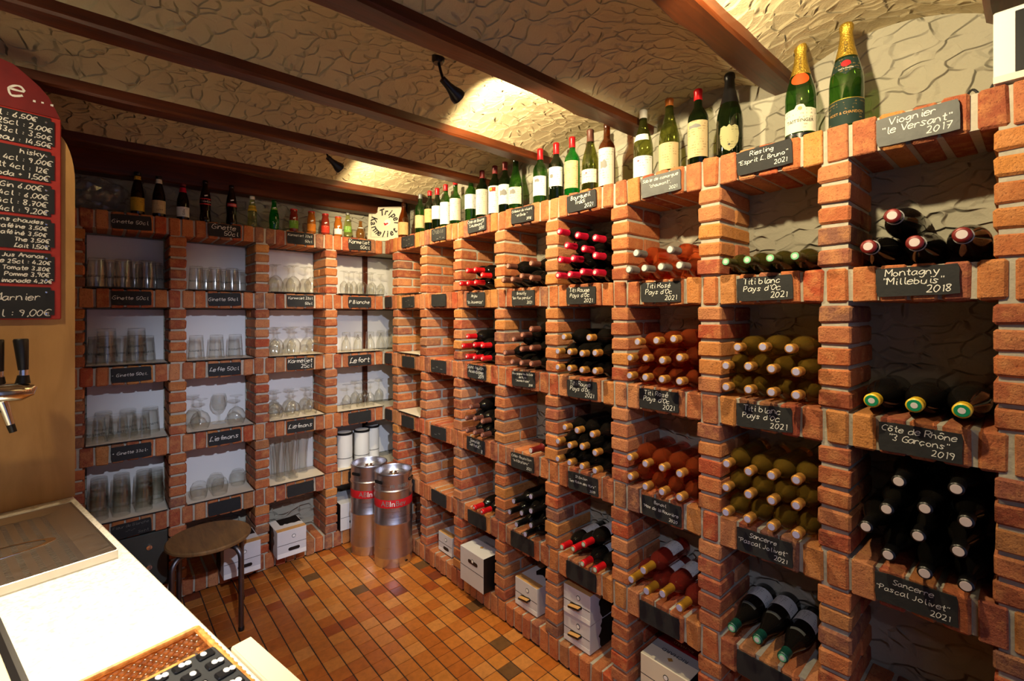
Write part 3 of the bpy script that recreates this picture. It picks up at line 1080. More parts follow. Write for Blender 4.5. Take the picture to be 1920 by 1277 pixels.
def m_cap(kind, mat, z0):
    P = [(prof_r(kind, z0) + 0.0002, z0)] + [(prof_r(kind, z0) + 0.0009, z0 + 0.0004)] + [(r + 0.0008, z) for r, z in PROF[kind] if z > z0 + 0.004 and r > 0.001] + [(0.0125, PROF[kind][-1][1] + 0.0008), (0, PROF[kind][-1][1] + 0.0008)]
    return cached(('cap', kind, mat, z0), lambda: MB().lathe(P, 20).mesh('capsule', M[mat], True))


def m_end(kind, mat, r=0.0108):
    zt = PROF[kind][-1][1] + 0.0009
    return cached(('end', kind, mat, r), lambda: MB().lathe([(r, zt), (r * 0.95, zt + 0.0006), (0, zt + 0.0006)], 18).mesh('capsule_top', M[mat], True))


def m_label(kind, mat, z0, z1, arc, rows=1):
    def fn():
        zs = [z0 + (z1 - z0) * i / rows for i in range(rows + 1)]
        P = [(prof_r(kind, z) + 0.0007, z) for z in zs]
        return MB().lathe(P, 20, None, math.pi - R(arc) / 2, math.pi + R(arc) / 2).mesh('label', M[mat], True)
    return cached(('label', kind, mat, z0, z1, arc), fn)


def wrap(mb, verts, faces, radius_fn, z_mid, az, up=False):
    """wraps flat text (x,y) on a surface of revolution; az = facing azimuth"""
    out = []
    for (x, y) in verts:
        z = z_mid + y
        r = radius_fn(z) + 0.0016
        a = az + x / r
        out.append((r * math.cos(a), r * math.sin(a), z))
    mb.add(out, faces)


TXC = {}


def text_geo(body, size=1.0, bold=0.0):
    key = (body, bold)
    if key not in TXC:
        cu = bpy.data.curves.new('t', 'FONT')
        cu.body = body
        cu.align_x = 'CENTER'
        cu.align_y = 'CENTER'
        cu.resolution_u = 3
        cu.offset = bold
        ob = bpy.data.objects.new('t', cu)
        COL.objects.link(ob)
        dg = bpy.context.evaluated_depsgraph_get()
        me = bpy.data.meshes.new_from_object(ob.evaluated_get(dg))
        TXC[key] = ([tuple(v.co)[:2] for v in me.vertices], [tuple(p.vertices) for p in me.polygons])
        bpy.data.objects.remove(ob)
        bpy.data.curves.remove(cu)
        bpy.data.meshes.remove(me)
    v, f = TXC[key]
    return [(x * size, y * size) for x, y in v], f


def wrap_text(body, size, kind, z, mat, parent, az=math.pi, sx=1.0, vertical=False):
    v, f = text_geo(body, size)
    v = [(-x * sx, y) for x, y in v] if False else [(x * sx, y) for x, y in v]
    if vertical:
        v = [(-y, x) for x, y in v]
    mb = MB()
    wrap(mb, v, f, (lambda zz: prof_r(kind, zz)) if isinstance(kind, str) else (lambda zz: kind), z, az)
    return mb.obj('lettering', M[mat], parent)


def bottle(root, kind, mat, cap=None, z0=None, end=None, end_r=0.0108, labels=(), ):
    mk('glass_body', m_body(kind, mat), root)
    if cap:
        c = mk('capsule', m_cap(kind, 'cap_' + cap, z0), root)
        if end:
            e_ = mk('capsule_top', m_end(kind, 'end_' + end, end_r), c)
            if end in ('darkgreen', 'green'):
                mk('capsule_print', m_end(kind, 'end_silver', 0.0075), e_, (0, 0, 0.0007))
    for (lm, a, b, arc) in labels:
        mk('label', m_label(kind, lm, a, b, arc), root)


# bottles lying in the cells: tip positions measured in the photograph
CELLS = {
 (8, 1): [(1632, 470), (1685, 435), (1742, 462), (1826, 460)],
 (8, 2): [(1640, 762), (1744, 766), (1826, 774)],
 (8, 3): [(1690, 908), (1793, 912), (1662, 955), (1750, 958), (1828, 980), (1627, 995), (1722, 1003), (1797, 1034), (1677, 1043), (1754, 1070), (1836, 1105)],
 (7, 1): [(1350, 496), (1390, 496), (1437, 489), (1482, 484)],
 (7, 2): [(1383, 652), (1430, 651), (1480, 654), (1360, 686), (1411, 688), (1455, 693), (1503, 698), (1361, 730), (1405, 733), (1449, 739), (1498, 748)],
 (7, 3): [(1362, 870), (1404, 885), (1450, 893), (1501, 903), (1359, 914), (1404, 928), (1450, 940), (1500, 951), (1358, 957), (1400, 974), (1449, 987), (1499, 1000)],
 (7, 4): [(1372, 1178), (1420, 1200), (1466, 1233)],
 (6, 1): [(1174, 516), (1208, 508), (1240, 508), (1273, 506), (1190, 482), (1256, 474)],
 (6, 2): [(1195, 642), (1231, 639), (1262, 637), (1183, 674), (1212, 672), (1246, 675), (1275, 672), (1183, 710), (1215, 710), (1249, 714), (1280, 716)],
 (6, 3): [(1185, 860), (1215, 871), (1250, 881), (1281, 890), (1184, 896), (1213, 909), (1251, 920), (1281, 932)],
 (6, 4): [(1206, 1070), (1185, 1088), (1219, 1110), (1252, 1124), (1284, 1142)],
 (5, 1): [(1048, 434), (1083, 443), (1120, 446), (1062, 461), (1099, 470), (1122, 482), (1050, 491), (1075, 487), (1097, 506), (1050, 526), (1074, 522), (1121, 518)],
 (5, 2): [(1057, 632), (1105, 636), (1048, 659), (1073, 661), (1096, 666), (1122, 662), (1049, 692), (1073, 695), (1096, 700), (1122, 697)],
 (5, 3): [(1060, 802), (1081, 809), (1110, 815), (1050, 829), (1070, 835), (1096, 840), (1121, 849), (1049, 861), (1073, 868), (1096, 874), (1119, 883)],
 (5, 4): [(1058, 1028), (1094, 1021), (1079, 1040), (1104, 1057), (1128, 1068)],
 (4, 1): [(952, 501), (1000, 501), (969, 517), (951, 531), (985, 528), (1007, 527)],
 (4, 2): [(963, 636), (989, 627), (1010, 625), (948, 664), (981, 656), (1002, 654), (962, 683), (988, 685), (1008, 687)],
 (4, 3): [(997, 846)],
 (4, 4): [(963, 940), (1013, 947), (957, 963), (981, 963), (1001, 969), (973, 987), (992, 994), (1015, 1002)],
 (3, 1): [(876, 516), (890, 515), (870, 540), (884, 539), (899, 537), (915, 536)],
 (3, 2): [(876, 631), (890, 648), (904, 650), (870, 655), (876, 675), (889, 676), (903, 677)],
 (3, 3): [(882, 764), (874, 786), (893, 786), (904, 790), (883, 807), (901, 814), (913, 818)],
 (3, 4): [(891, 953), (914, 962)],
}
# kind, glass, capsule, capsule start, end disc, end radius, labels, short description
SPEC = {
 (8, 1): ('magnum', 'red_wine_glass', 'darkred', 0.282, 'pale', 0.0110, (), 'dark wine bottle', 1.0),
 (8, 2): ('magnum', 'red_wine_glass', 'yellow', 0.258, 'darkgreen', 0.0150, (), 'yellow-capped wine bottle', 1.0),
 (8, 3): ('burgundy', 'red_wine_glass', 'black', 0.240, 'pale', 0.0120, (), 'black-capped wine bottle', 0.94),
 (7, 1): ('bordeaux', 'olive_wine_glass', 'olive', 0.240, 'green', 0.0120, (), 'green-tipped wine bottle', 0.92),
 (7, 2): ('bordeaux', 'white_wine', 'gold', 0.258, 'lilac', 0.0110, (), 'gold-capped white-wine bottle', 0.92),
 (7, 3): ('bordeaux', 'white_wine', 'gold', 0.258, 'lilac', 0.0110, (), 'gold-capped white-wine bottle', 0.92),
 (7, 4): ('burgundy', 'red_wine_glass', 'tealgreen', 0.250, 'green', 0.0120, (('label_white', 0.040, 0.110, 150), ('slate_worn', 0.160, 0.172, 80)), 'labelled dark bottle', 0.94),
 (6, 1): ('bordeaux', 'rose_wine', 'grey', 0.238, 'silver', 0.0115, (), 'grey-capped rosé bottle', 0.94),
 (6, 2): ('bordeaux', 'rose_wine', 'gold', 0.258, 'lilac', 0.0110, (), 'gold-capped rosé bottle', 0.94),
 (6, 3): ('bordeaux', 'rose_wine', 'gold', 0.258, 'lilac', 0.0110, (), 'gold-capped rosé bottle', 0.94),
 (6, 4): ('bordeaux', 'deep_rose_wine', 'darkgold', 0.232, 'lilac', 0.0125, (('label_white', 0.055, 0.135, 120),), 'labelled dark rosé bottle', 0.94),
 (5, 1): ('bordeaux', 'red_wine_glass', 'pink', 0.236, 'pale', 0.0085, (), 'pink-capped red-wine bottle', 0.95),
 (5, 2): ('bordeaux', 'red_wine_glass', 'gold', 0.258, 'lilac', 0.0110, (), 'gold-capped red-wine bottle', 0.95),
 (5, 3): ('bordeaux', 'red_wine_glass', 'gold', 0.258, 'lilac', 0.0110, (), 'gold-capped red-wine bottle', 0.95),
 (5, 4): ('bordeaux', 'red_wine_glass', 'red', 0.238, 'green', 0.0110, (('label_white', 0.055, 0.150, 130),), 'red-capped labelled bottle', 0.92),
 (4, 1): ('bordeaux', 'red_wine_glass', 'brown', 0.240, 'copper', 0.0100, (), 'brown-capped red-wine bottle', 0.93),
 (4, 2): ('bordeaux', 'red_wine_glass', 'brown', 0.240, 'copper', 0.0100, (), 'brown-capped red-wine bottle', 0.93),
 (4, 3): ('bordeaux', 'red_wine_glass', 'darkred', 0.220, 'silver', 0.0120, (), 'lone chestnut-capped bottle', 0.95),
 (4, 4): ('bordeaux', 'red_wine_glass', 'black', 0.238, 'lilac', 0.0120, (), 'black-capped red-wine bottle', 0.93),
 (3, 1): ('bordeaux', 'red_wine_glass', 'red', 0.236, 'pale', 0.0070, (), 'red-capped wine bottle', 0.94),
 (3, 2): ('bordeaux', 'red_wine_glass', 'red', 0.236, 'pale', 0.0070, (), 'red-capped wine bottle', 0.94),
 (3, 3): ('bordeaux', 'red_wine_glass', 'brown', 0.240, 'copper', 0.0095, (), 'brown-capped wine bottle', 0.93),
 (3, 4): ('bordeaux', 'red_wine_glass', 'red', 0.236, 'pale', 0.0070, (), 'red-capped wine bottle', 0.94),
}
rbt = random.Random(21)
for (c, r), pts in CELLS.items():
    kind, glass, cap, z0, end, er, labels, desc, sc_ = SPEC[(c, r)]
    L = PROF[kind][-1][1]
    rad = max(p[0] for p in PROF[kind]) * sc_
    floor_z = ZB[r] + HB
    xt = WX - 0.004 - L
    raw = [onX(px, py, xt) for px, py in pts]
    lo, hi = PY[c] + PW / 2 + rad + 0.007, PY[c - 1] - PW / 2 - rad - 0.007
    P = [[min(max(p[1], lo), hi), max(p[2] - floor_z, rad + 0.004)] for p in raw]
    for q in P:
        if q[1] < rad + 0.022:
            q[1] = rad + 0.004
    # settle: push overlapping bottles apart so that they rest on each other
    for it in range(160):
        for i in range(len(P)):
            for j in range(i):
                dx, dz = P[i][0] - P[j][0], P[i][1] - P[j][1]
                d = math.hypot(dx, dz) or 1e-6
                need = 2 * rad + 0.0004
                if d < need:
                    k = (need - d) / d * 0.5
                    P[i][0] += dx * k
                    P[i][1] += dz * k
                    P[j][0] -= dx * k
                    P[j][1] -= dz * k
        for q in P:
            q[0] = min(max(q[0], lo), hi)
            q[1] = min(max(q[1], rad + 0.004), 0.3105 - rad - 0.005)
    layer = [int(round((q[1] - rad) / (1.9 * rad))) for q in P]
    nl = max(layer) + 1
    for i, (y, z) in enumerate(P):
        same = sorted([k for k in range(len(P)) if layer[k] == layer[i]], key=lambda k: -P[k][0])
        pos_ = ORD[same.index(i) + 1]
        lname = 'only' if nl == 1 else ('bottom' if layer[i] == 0 else ('top' if layer[i] == nl - 1 else ('middle' if nl == 3 else ORD[layer[i] + 1])))
        lab = '%s %s from left, %s layer, rack row %s, %s column from corner' % (desc, pos_, lname, NUM[r], ORD[c])
        if len(P) == 1:
            lab = '%s lying alone in rack row %s, %s column from corner' % (desc, NUM[r], ORD[c])
        root = empty('wine_bottle', (WX - 0.004, y, floor_z + z), 0, lab, 'bottle', 'bottles lying in row %s column %s' % (NUM[r], NUM[c]))
        # bottle axis +Z -> -X (neck to the room); random roll
        roll = rbt.uniform(0, 6.28)
        if labels:
            roll = R(-12) + rbt.uniform(-0.25, 0.25)
        m3 = Matrix.Rotation(R(-90), 4, 'Y') @ Matrix.Rotation(roll if not labels else math.pi - R(15) + rbt.uniform(-0.2, 0.2), 4, 'Z')
        root.rotation_euler = m3.to_euler()
        root.scale = (sc_, sc_, 1)
        bottle(root, kind, glass, cap, z0, end, er, labels)
        if (c, r) == (8, 1):
            mk('ring', cached('ringm', lambda: MB().lathe([(prof_r('magnum', 0.262) + 0.0005, 0.260), (prof_r('magnum', 0.262) + 0.003, 0.262), (prof_r('magnum', 0.262) + 0.0005, 0.264)], 20).mesh('ring', M['carton_grey'], True)), root)

# ------------------------------------------------------------------ bottles standing on top of the wine rack
ZT = ZB[0] + HB + 0.003
TOP = [
 # px, kind, glass, cap, cap start, labels, height scale, label text
 (757, 'burgundy', 'brown_glass', None, 0, (('label_tan', 0.02, 0.125, 150),), 0.86, 'brown bottle with tan label in front of the beer sign'),
 (788, 'bordeaux', 'green_glass', 'grey', 0.262, (('label_old', 0.050, 0.140, 150),), 0.98, 'green bottle with tan label and silver cap nearest the corner'),
 (806, 'bordeaux', 'dark_green_glass', 'red', 0.262, (('label_tan', 0.070, 0.165, 150),), 0.97, 'red-capped bottle with tan label, third along the rack top from the corner'),
 (820, 'bordeaux', 'dark_green_glass', 'red', 0.250, (('label_white', 0.080, 0.170, 150),), 0.97, 'red-capped bottle with high white label, fourth along the rack top'),
 (836, 'bordeaux', 'green_glass', 'red', 0.255, (('label_white', 0.030, 0.175, 150),), 0.98, 'red-capped green bottle with tall white label, fifth along the rack top'),
 (854, 'bordeaux', 'green_glass', 'red', 0.280, (('label_cream', 0.040, 0.185, 160),), 0.95, 'green bottle with tall cream label above the second cell column'),
 (883, 'bordeaux', 'green_glass', 'black', 0.262, (('label_white', 0.085, 0.175, 160),), 0.97, 'black-capped green bottle with plain white label, seventh along the rack top'),
 (904, 'bordeaux', 'dark_green_glass', 'darkred', 0.250, (('label_cream', 0.030, 0.180, 165),), 0.99, 'broad bottle with tall cream label and dark red cap'),
 (928, 'bordeaux', 'dark_green_glass', 'darkred', 0.250, (('label_white', 0.020, 0.175, 165),), 0.99, 'bottle with white label and coloured picture, dark red cap'),
 (947, 'bordeaux', 'dark_green_glass', 'darkred', 0.250, (('label_white', 0.055, 0.165, 165),), 0.99, 'bottle with white engraved label between two cream-labelled bottles'),
 (967, 'burgundy', 'green_glass', None, 0, (('label_cream', 0.040, 0.130, 150),), 1.0, 'capless pale green bottle with torn cream label'),
 (1013, 'bordeaux', 'green_glass', 'red', 0.240, (('label_white', 0.050, 0.150, 160),), 0.99, 'red-capped green bottle with white castle label'),
 (1043, 'bordeaux', 'dark_green_glass', 'red', 0.240, (('label_white', 0.075, 0.170, 165),), 0.99, 'dark bottle with red cap and round-seal white label'),
 (1073, 'bordeaux', 'bright_green_glass', 'red', 0.245, (('label_old', 0.045, 0.175, 130),), 0.99, 'bright green bottle with torn tan label'),
 (1107, 'burgundy', 'olive_glass', 'brown', 0.235, (('label_cream', 0.045, 0.105, 150),), 1.02, 'pale olive bottle with low ragged cream label'),
 (1138, 'bordeaux', 'brown_glass', None, 0, (('label_cream', 0.015, 0.180, 155),), 1.0, 'reddish brown bottle with tall cream label'),
 (1206, 'burgundy', 'olive_glass', 'white', 0.255, (('label_white', 0.012, 0.095, 165), ('label_white', 0.160, 0.185, 120)), 1.02, 'olive bottle with white neck cap and white label'),
 (1255, 'burgundy', 'olive_glass', 'orange', 0.262, (('label_old', 0.015, 0.115, 170),), 1.04, 'olive bottle with orange-yellow label and orange cap'),
 (1309, 'bordeaux', 'dark_green_glass', 'red', 0.255, (('label_old', 0.035, 0.170, 165),), 1.0, 'dark green bottle with red cap and large yellowed label'),
 (1368, 'champagne', 'dark_green_glass', 'black', 0.205, (), 0.98, 'black-necked sparkling wine bottle with shield label'),
 (1501, 'champagne', 'green_glass', 'foil', 0.215, (), 1.0, 'gold-foiled sparkling wine bottle with cream label'),
 (1587, 'champagne', 'green_glass', 'foil', 0.215, (), 1.03, 'gold-foiled sparkling wine bottle with dark label, tallest on the rack'),
]
top_roots = []
for (px, kind, glass, cap, z0, labels, hs, lab) in TOP:
    x = 1.70 if px > 760 else 1.66
    y = onX(px, 300, x)[1]
    root = empty('display_bottle', (x, y, ZT), 0, lab, 'bottle', 'bottles standing on top of the wine rack')
    root.rotation_euler[2] = -math.atan2(x, y) + R(90) - (R(22) if px < 1330 else R(2)) + rbt.uniform(-0.1, 0.1) * (px < 1330)
    root.scale = (1, 1, hs)
    bottle(root, kind, glass, cap, z0, None, 0, labels)
    top_roots.append(root)


def curved_shape(kind, poly, z_mid, az, mat, parent, name, lift=0.0007):
    """flat outline wrapped on the bottle"""
    fine = []
    for (ax, ay), (bx, by) in zip(poly, poly[1:] + poly[:1]):
        m_ = max(1, int(math.hypot(bx - ax, by - ay) / 0.006))
        fine += [(ax + (bx - ax) * q / m_, ay + (by - ay) * q / m_) for q in range(m_)]
    poly = fine
    mb = MB()
    n = len(poly)
    xs = sum(p[0] for p in poly) / n
    ys = sum(p[1] for p in poly) / n
    rings = 5
    v, f = [], []
    for k in range(rings + 1):
        s = k / rings
        for (x, y) in poly:
            xx, yy = xs + (x - xs) * s, ys + (y - ys) * s
            r = prof_r(kind, z_mid + yy) + lift
            a = az + xx / r
            v.append((r * math.cos(a), r * math.sin(a), z_mid + yy))
    for k in range(rings):
        for i in range(n):
            j = (i + 1) % n
            f.append((k * n + i, k * n + j, (k + 1) * n + j, (k + 1) * n + i))
    return mb.add(v, f).obj(name, M[mat], parent, True)


# black-necked bottle: shield label with star
b20, b21, b22 = top_roots[-3], top_roots[-2], top_roots[-1]
shield = [(-0.030, 0.036), (-0.018, 0.042), (-0.008, 0.036), (0, 0.044), (0.008, 0.036), (0.018, 0.042), (0.030, 0.036), (0.034, 0.010), (0.030, -0.020), (0.016, -0.042), (0, -0.052), (-0.016, -0.042), (-0.030, -0.020), (-0.034, 0.010)]
sh = curved_shape('champagne', shield, 0.075, math.pi, 'label_shield', b20, 'label')
star = [(0.006 * (1 if i % 2 == 0 else 0.42) * math.sin(i * math.pi / 5), 0.006 * (1 if i % 2 == 0 else 0.42) * math.cos(i * math.pi / 5)) for i in range(10)]
curved_shape('champagne', star, 0.047, math.pi, 'print_black', sh, 'star', 0.0013)
# cream label with name, red collar
lab1 = [(-0.055, 0.036), (-0.016, 0.038), (-0.010, 0.048), (0, 0.050), (0.010, 0.048), (0.016, 0.038), (0.055, 0.036), (0.055, -0.036), (-0.055, -0.036)]
l1 = curved_shape('champagne', lab1, 0.062, math.pi, 'label_cream', b21, 'label')
wrap_text('TAITTINGER', 0.0145, 'champagne', 0.060, 'print_black', l1)
curved_shape('champagne', [(0.006 * math.cos(t * 0.4), 0.006 * math.sin(t * 0.4)) for t in range(16)], 0.099, math.pi, 'print_gold', l1, 'emblem', 0.0013)
col1 = [(0.027 * math.cos(t * 2 * math.pi / 20), 0.020 * math.sin(t * 2 * math.pi / 20)) for t in range(20)]
c1 = curved_shape('champagne', col1, 0.196, math.pi, 'cap_orange', b21, 'collar_seal')
c1.data.materials[0] = M['print_red'] if False else plain('seal_orange', srgb(208, 74, 24), 0.45)
v, f = text_geo('TAITTINGER', 0.0085)
wrap_text('TAITTINGER', 0.0085, 'champagne', 0.247, 'print_black', b21, vertical=True)
mk('foot_band', m_label('champagne', 'cap_black', 0.006, 0.022, 359), b21)
# dark label, red seal
l2 = mk('label', m_label('champagne', 'label_dark', 0.012, 0.085, 175), b22)
wrap_text('MOET & CHANDON', 0.0105, 'champagne', 0.045, 'print_gold', l2)
mk('label_border', m_label('champagne', 'cap_foil', 0.0853, 0.0868, 175), b22)
col2 = [(-0.036, 0.020), (0, 0.026), (0.036, 0.020), (0.044, -0.020), (0.020, -0.014), (0, -0.030), (-0.020, -0.014), (-0.044, -0.020)]
c2 = curved_shape('champagne', col2, 0.185, math.pi, 'label_dark', b22, 'collar')
s2 = curved_shape('champagne', [(0.0125 * math.cos(t * 0.349), 0.010 * math.sin(t * 0.349)) for t in range(18)], 0.190, math.pi, 'print_red', c2, 'seal', 0.0014)
wrap_text('M C', 0.006, 'champagne', 0.190, 'print_black', s2)
wrap_text('MOET & CHANDON', 0.0042, 'champagne', 0.174, 'print_white', c2)
wrap_text('MOET', 0.0125, 'champagne', 0.245, 'print_black', b22, vertical=True)
# coloured picture on one white label, engraving on others
pic = top_roots[8]
curved_shape('bordeaux', [(-0.020, -0.012), (0.020, -0.012), (0.020, 0.012), (-0.020, 0.012)], 0.155, math.pi, 'label_redjuice', pic, 'label_picture', 0.0012)
curved_shape('bordeaux', [(-0.016, -0.008), (0.006, -0.008), (0.006, 0.006), (-0.016, 0.006)], 0.157, math.pi - 0.2, 'label_green', pic, 'label_picture', 0.0016)
for idx, zz, ww, hh in ((9, 0.120, 0.022, 0.018), (10, 0.106, 0.018, 0.014), (11, 0.128, 0.014, 0.009), (15, 0.110, 0.016, 0.020), (18, 0.150, 0.024, 0.008)):
    curved_shape(TOP[idx][1], [(-ww, -hh), (-ww * 0.3, -hh * 0.8), (ww * 0.4, -hh), (ww, -hh * 0.6), (ww * 0.8, hh * 0.4), (ww * 0.2, hh), (-ww * 0.5, hh * 0.5), (-ww, hh * 0.7)], zz, math.pi, 'print_grey', top_roots[idx], 'engraving', 0.0012)
for idx, zz in ((14, 0.088), (16, 0.076)):
    curved_shape(TOP[idx][1], [(0.005 * math.cos(t * 0.7), 0.004 * math.sin(t * 0.7)) for t in range(9)], zz, math.pi - 0.15, 'print_red', top_roots[idx], 'emblem', 0.0012)
curved_shape('bordeaux', [(0.010 * math.cos(t * 0.4), 0.010 * math.sin(t * 0.4)) for t in range(16)], 0.125, math.pi - 0.2, 'print_grey', top_roots[12], 'emblem', 0.0012)

# ------------------------------------------------------------------ small drink bottles on top of the glass shelves
PROF['longneck'] = [(0, 0.004), (0.022, 0), (0.0290, 0.003), (0.0305, 0.010), (0.0305, 0.105), (0.0290, 0.125), (0.0225, 0.155), (0.0150, 0.185), (0.0132, 0.215), (0.0146, 0.217), (0.0146, 0.224), (0.0135, 0.228), (0, 0.228)]
PROF['cola'] = [(0, 0.004), (0.020, 0), (0.0285, 0.003), (0.0300, 0.020), (0.0262, 0.055), (0.0262, 0.070), (0.0300, 0.110), (0.0295, 0.130), (0.0240, 0.165), (0.0150, 0.200), (0.0128, 0.222), (0.0142, 0.224), (0.0142, 0.236), (0.0125, 0.240), (0, 0.240)]
PROF['perrier'] = [(0, 0.004), (0.022, 0), (0.0270, 0.004), (0.0300, 0.045), (0.0310, 0.070), (0.0285, 0.095), (0.0210, 0.130), (0.0140, 0.160), (0.0130, 0.178), (0.0145, 0.180), (0.0145, 0.190), (0.0130, 0.193), (0, 0.193)]
PROF['juice'] = [(0, 0.004), (0.020, 0), (0.0265, 0.003), (0.0275, 0.010), (0.0275, 0.080), (0.0260, 0.098), (0.0215, 0.118), (0.0200, 0.126), (0.0222, 0.127), (0.0222, 0.142), (0.0200, 0.144), (0, 0.144)]
PROF['soda'] = [(0, 0.004), (0.020, 0), (0.0260, 0.003), (0.0275, 0.020), (0.0255, 0.060), (0.0270, 0.090), (0.0230, 0.120), (0.0150, 0.150), (0.0130, 0.176), (0.0145, 0.178), (0.0145, 0.186), (0.0130, 0.190), (0, 0.190)]
PROF['bulb'] = [(0, 0.004), (0.020, 0), (0.0280, 0.004), (0.0330, 0.030), (0.0310, 0.055), (0.0210, 0.080), (0.0130, 0.100), (0.0115, 0.125), (0.0130, 0.127), (0.0130, 0.134), (0, 0.136)]
LTOP = [
 (258, 'longneck', 'beer_glass', 'black', 0.212, (('label_yellow', 0.018, 0.090, 200), ('label_yellow', 0.186, 0.206, 200)), 1.04, 'brown beer bottle with yellow label'),
 (298, 'longneck', 'beer_glass', 'black', 0.214, (('label_old', 0.018, 0.090, 200), ('label_cream', 0.186, 0.210, 200)), 1.02, 'brown beer bottle with tan label'),
 (343, 'longneck', 'beer_glass', 'darkred', 0.210, (('label_white', 0.016, 0.078, 200), ('cap_pink', 0.172, 0.204, 200)), 0.92, 'brown beer bottle with white label and striped neck'),
 (385, 'cola', 'cola_glass', None, 0, (('print_red', 0.098, 0.134, 359),), 1.04, 'cola bottle with full red band label'),
 (434, 'cola', 'cola_glass', None, 0, (('print_red', 0.108, 0.128, 110),), 1.02, 'cola bottle with small red script label'),
 (473, 'soda', 'lemon_glass', 'white', 0.170, (('label_yellow', 0.098, 0.132, 300),), 1.03, 'clear ribbed soda bottle with yellow collar label'),
 (514, 'perrier', 'bright_green_glass', None, 0, (('label_green', 0.128, 0.142, 100),), 1.0, 'bright green bulbous water bottle'),
 (551, 'juice', 'juice_red', 'red', 0.126, (('label_green', 0.020, 0.070, 200),), 1.06, 'juice bottle with green label and red lid'),
 (584, 'juice', 'juice_orange', 'red', 0.126, (('label_orange', 0.015, 0.062, 200),), 1.06, 'juice bottle with orange label and red lid'),
 (610, 'juice', 'juice_red', 'red', 0.126, (('label_redjuice', 0.015, 0.062, 200),), 1.04, 'juice bottle with red label and red lid'),
 (634, 'juice', 'juice_orange', 'red', 0.126, (('label_white', 0.015, 0.055, 200),), 0.98, 'short orange juice bottle with pale label and red lid'),
 (652, 'soda', 'lemon_glass', 'grey', 0.174, (('label_green', 0.040, 0.085, 250),), 0.94, 'clear soda bottle with lime green label'),
 (676, 'bulb', 'amber_glass', None, 0, (('label_white', 0.078, 0.086, 120),), 0.98, 'small bulb-shaped amber bottle beside the beer sign'),
]
lroots = []
for (px, kind, glass, cap, z0, labels, hs, lab) in LTOP:
    y = FY + 0.075
    x = onY(px, 400, y)[0]
    root = empty('drink_bottle', (x, y, ZT), 0, lab + ' on top of the glass shelves', 'bottle', 'drink bottles on top of the glass shelves')
    root.rotation_euler[2] = -math.atan2(x, y) + R(90) + R(8)
    root.scale = (1, 1, hs)
    bottle(root, kind, glass, cap, z0, None, 0, labels)
    lroots.append(root)
wrap_text('Coca-Cola', 0.0135, 'cola', 0.116, 'print_white', lroots[3])
wrap_text('Coca-Cola', 0.0110, 'cola', 0.118, 'print_white', lroots[4])
for q, kd, zz in ((3, 'cola', 0.150), (4, 'cola', 0.146), (5, 'soda', 0.150), (6, 'perrier', 0.140), (7, 'juice', 0.085), (8, 'juice', 0.080), (9, 'juice', 0.080), (10, 'juice', 0.072), (11, 'soda', 0.130)):
    poly = [(-0.008, -0.006), (0.009, -0.001), (0.008, 0.006), (-0.009, 0.001)]
    curved_shape(kd, poly, zz, math.pi, 'print_white', lroots[q], 'price_sticker', 0.0016)
wrap_text('LETT', 0.014, 'longneck', 0.036, 'print_black', lroots[1])
wrap_text('Gobu', 0.017, 'longneck', 0.045, 'print_black', lroots[2], vertical=True)
for zz in (0.178, 0.186, 0.194):
    mk('neck_stripe', m_label('longneck', 'print_white', zz, zz + 0.003, 200), lroots[2])

# ------------------------------------------------------------------ glasses
GP = {}


def closed(outer, t=0.0016):
    """outer: profile from foot centre to rim; returns profile of a thin-walled vessel"""
    return outer


GP['tumbler'] = [(0, 0.006), (0.034, 0.0), (0.0365, 0.002), (0.0372, 0.012), (0.0440, 0.120), (0.0455, 0.152), (0.0450, 0.1535)]
GP['tumbler_in'] = [(0, 0.014), (0.0335, 0.014), (0.0425, 0.120), (0.0440, 0.152)]
GP['goblet'] = [(0, 0.004), (0.034, 0.0), (0.035, 0.002), (0.014, 0.008), (0.0055, 0.016), (0.0055, 0.066), (0.010, 0.074), (0.026, 0.086), (0.039, 0.108), (0.0425, 0.130), (0.0395, 0.158), (0.0345, 0.182), (0.0340, 0.183)]
GP['balloon'] = [(0, 0.004), (0.036, 0.0), (0.037, 0.002), (0.014, 0.008), (0.006, 0.016), (0.006, 0.062), (0.012, 0.068), (0.036, 0.084), (0.050, 0.110), (0.052, 0.128), (0.046, 0.152), (0.039, 0.168), (0.0385, 0.169)]
GP['stemmed'] = [(0, 0.003), (0.028, 0.0), (0.029, 0.002), (0.010, 0.006), (0.0045, 0.014), (0.0045, 0.066), (0.012, 0.078), (0.026, 0.096), (0.030, 0.120), (0.028, 0.150), (0.0245, 0.166), (0.024, 0.167)]
GP['stemless'] = [(0, 0.004), (0.022, 0.0), (0.030, 0.004), (0.044, 0.030), (0.046, 0.055), (0.041, 0.085), (0.037, 0.098), (0.0365, 0.099)]
GP['pilsner'] = [(0, 0.010), (0.028, 0.0), (0.030, 0.003), (0.026, 0.030), (0.0255, 0.070), (0.030, 0.150), (0.037, 0.215), (0.036, 0.245), (0.0355, 0.246)]
GP['small_tumbler'] = [(0, 0.008), (0.026, 0.0), (0.028, 0.002), (0.031, 0.080), (0.0345, 0.130), (0.034, 0.131)]


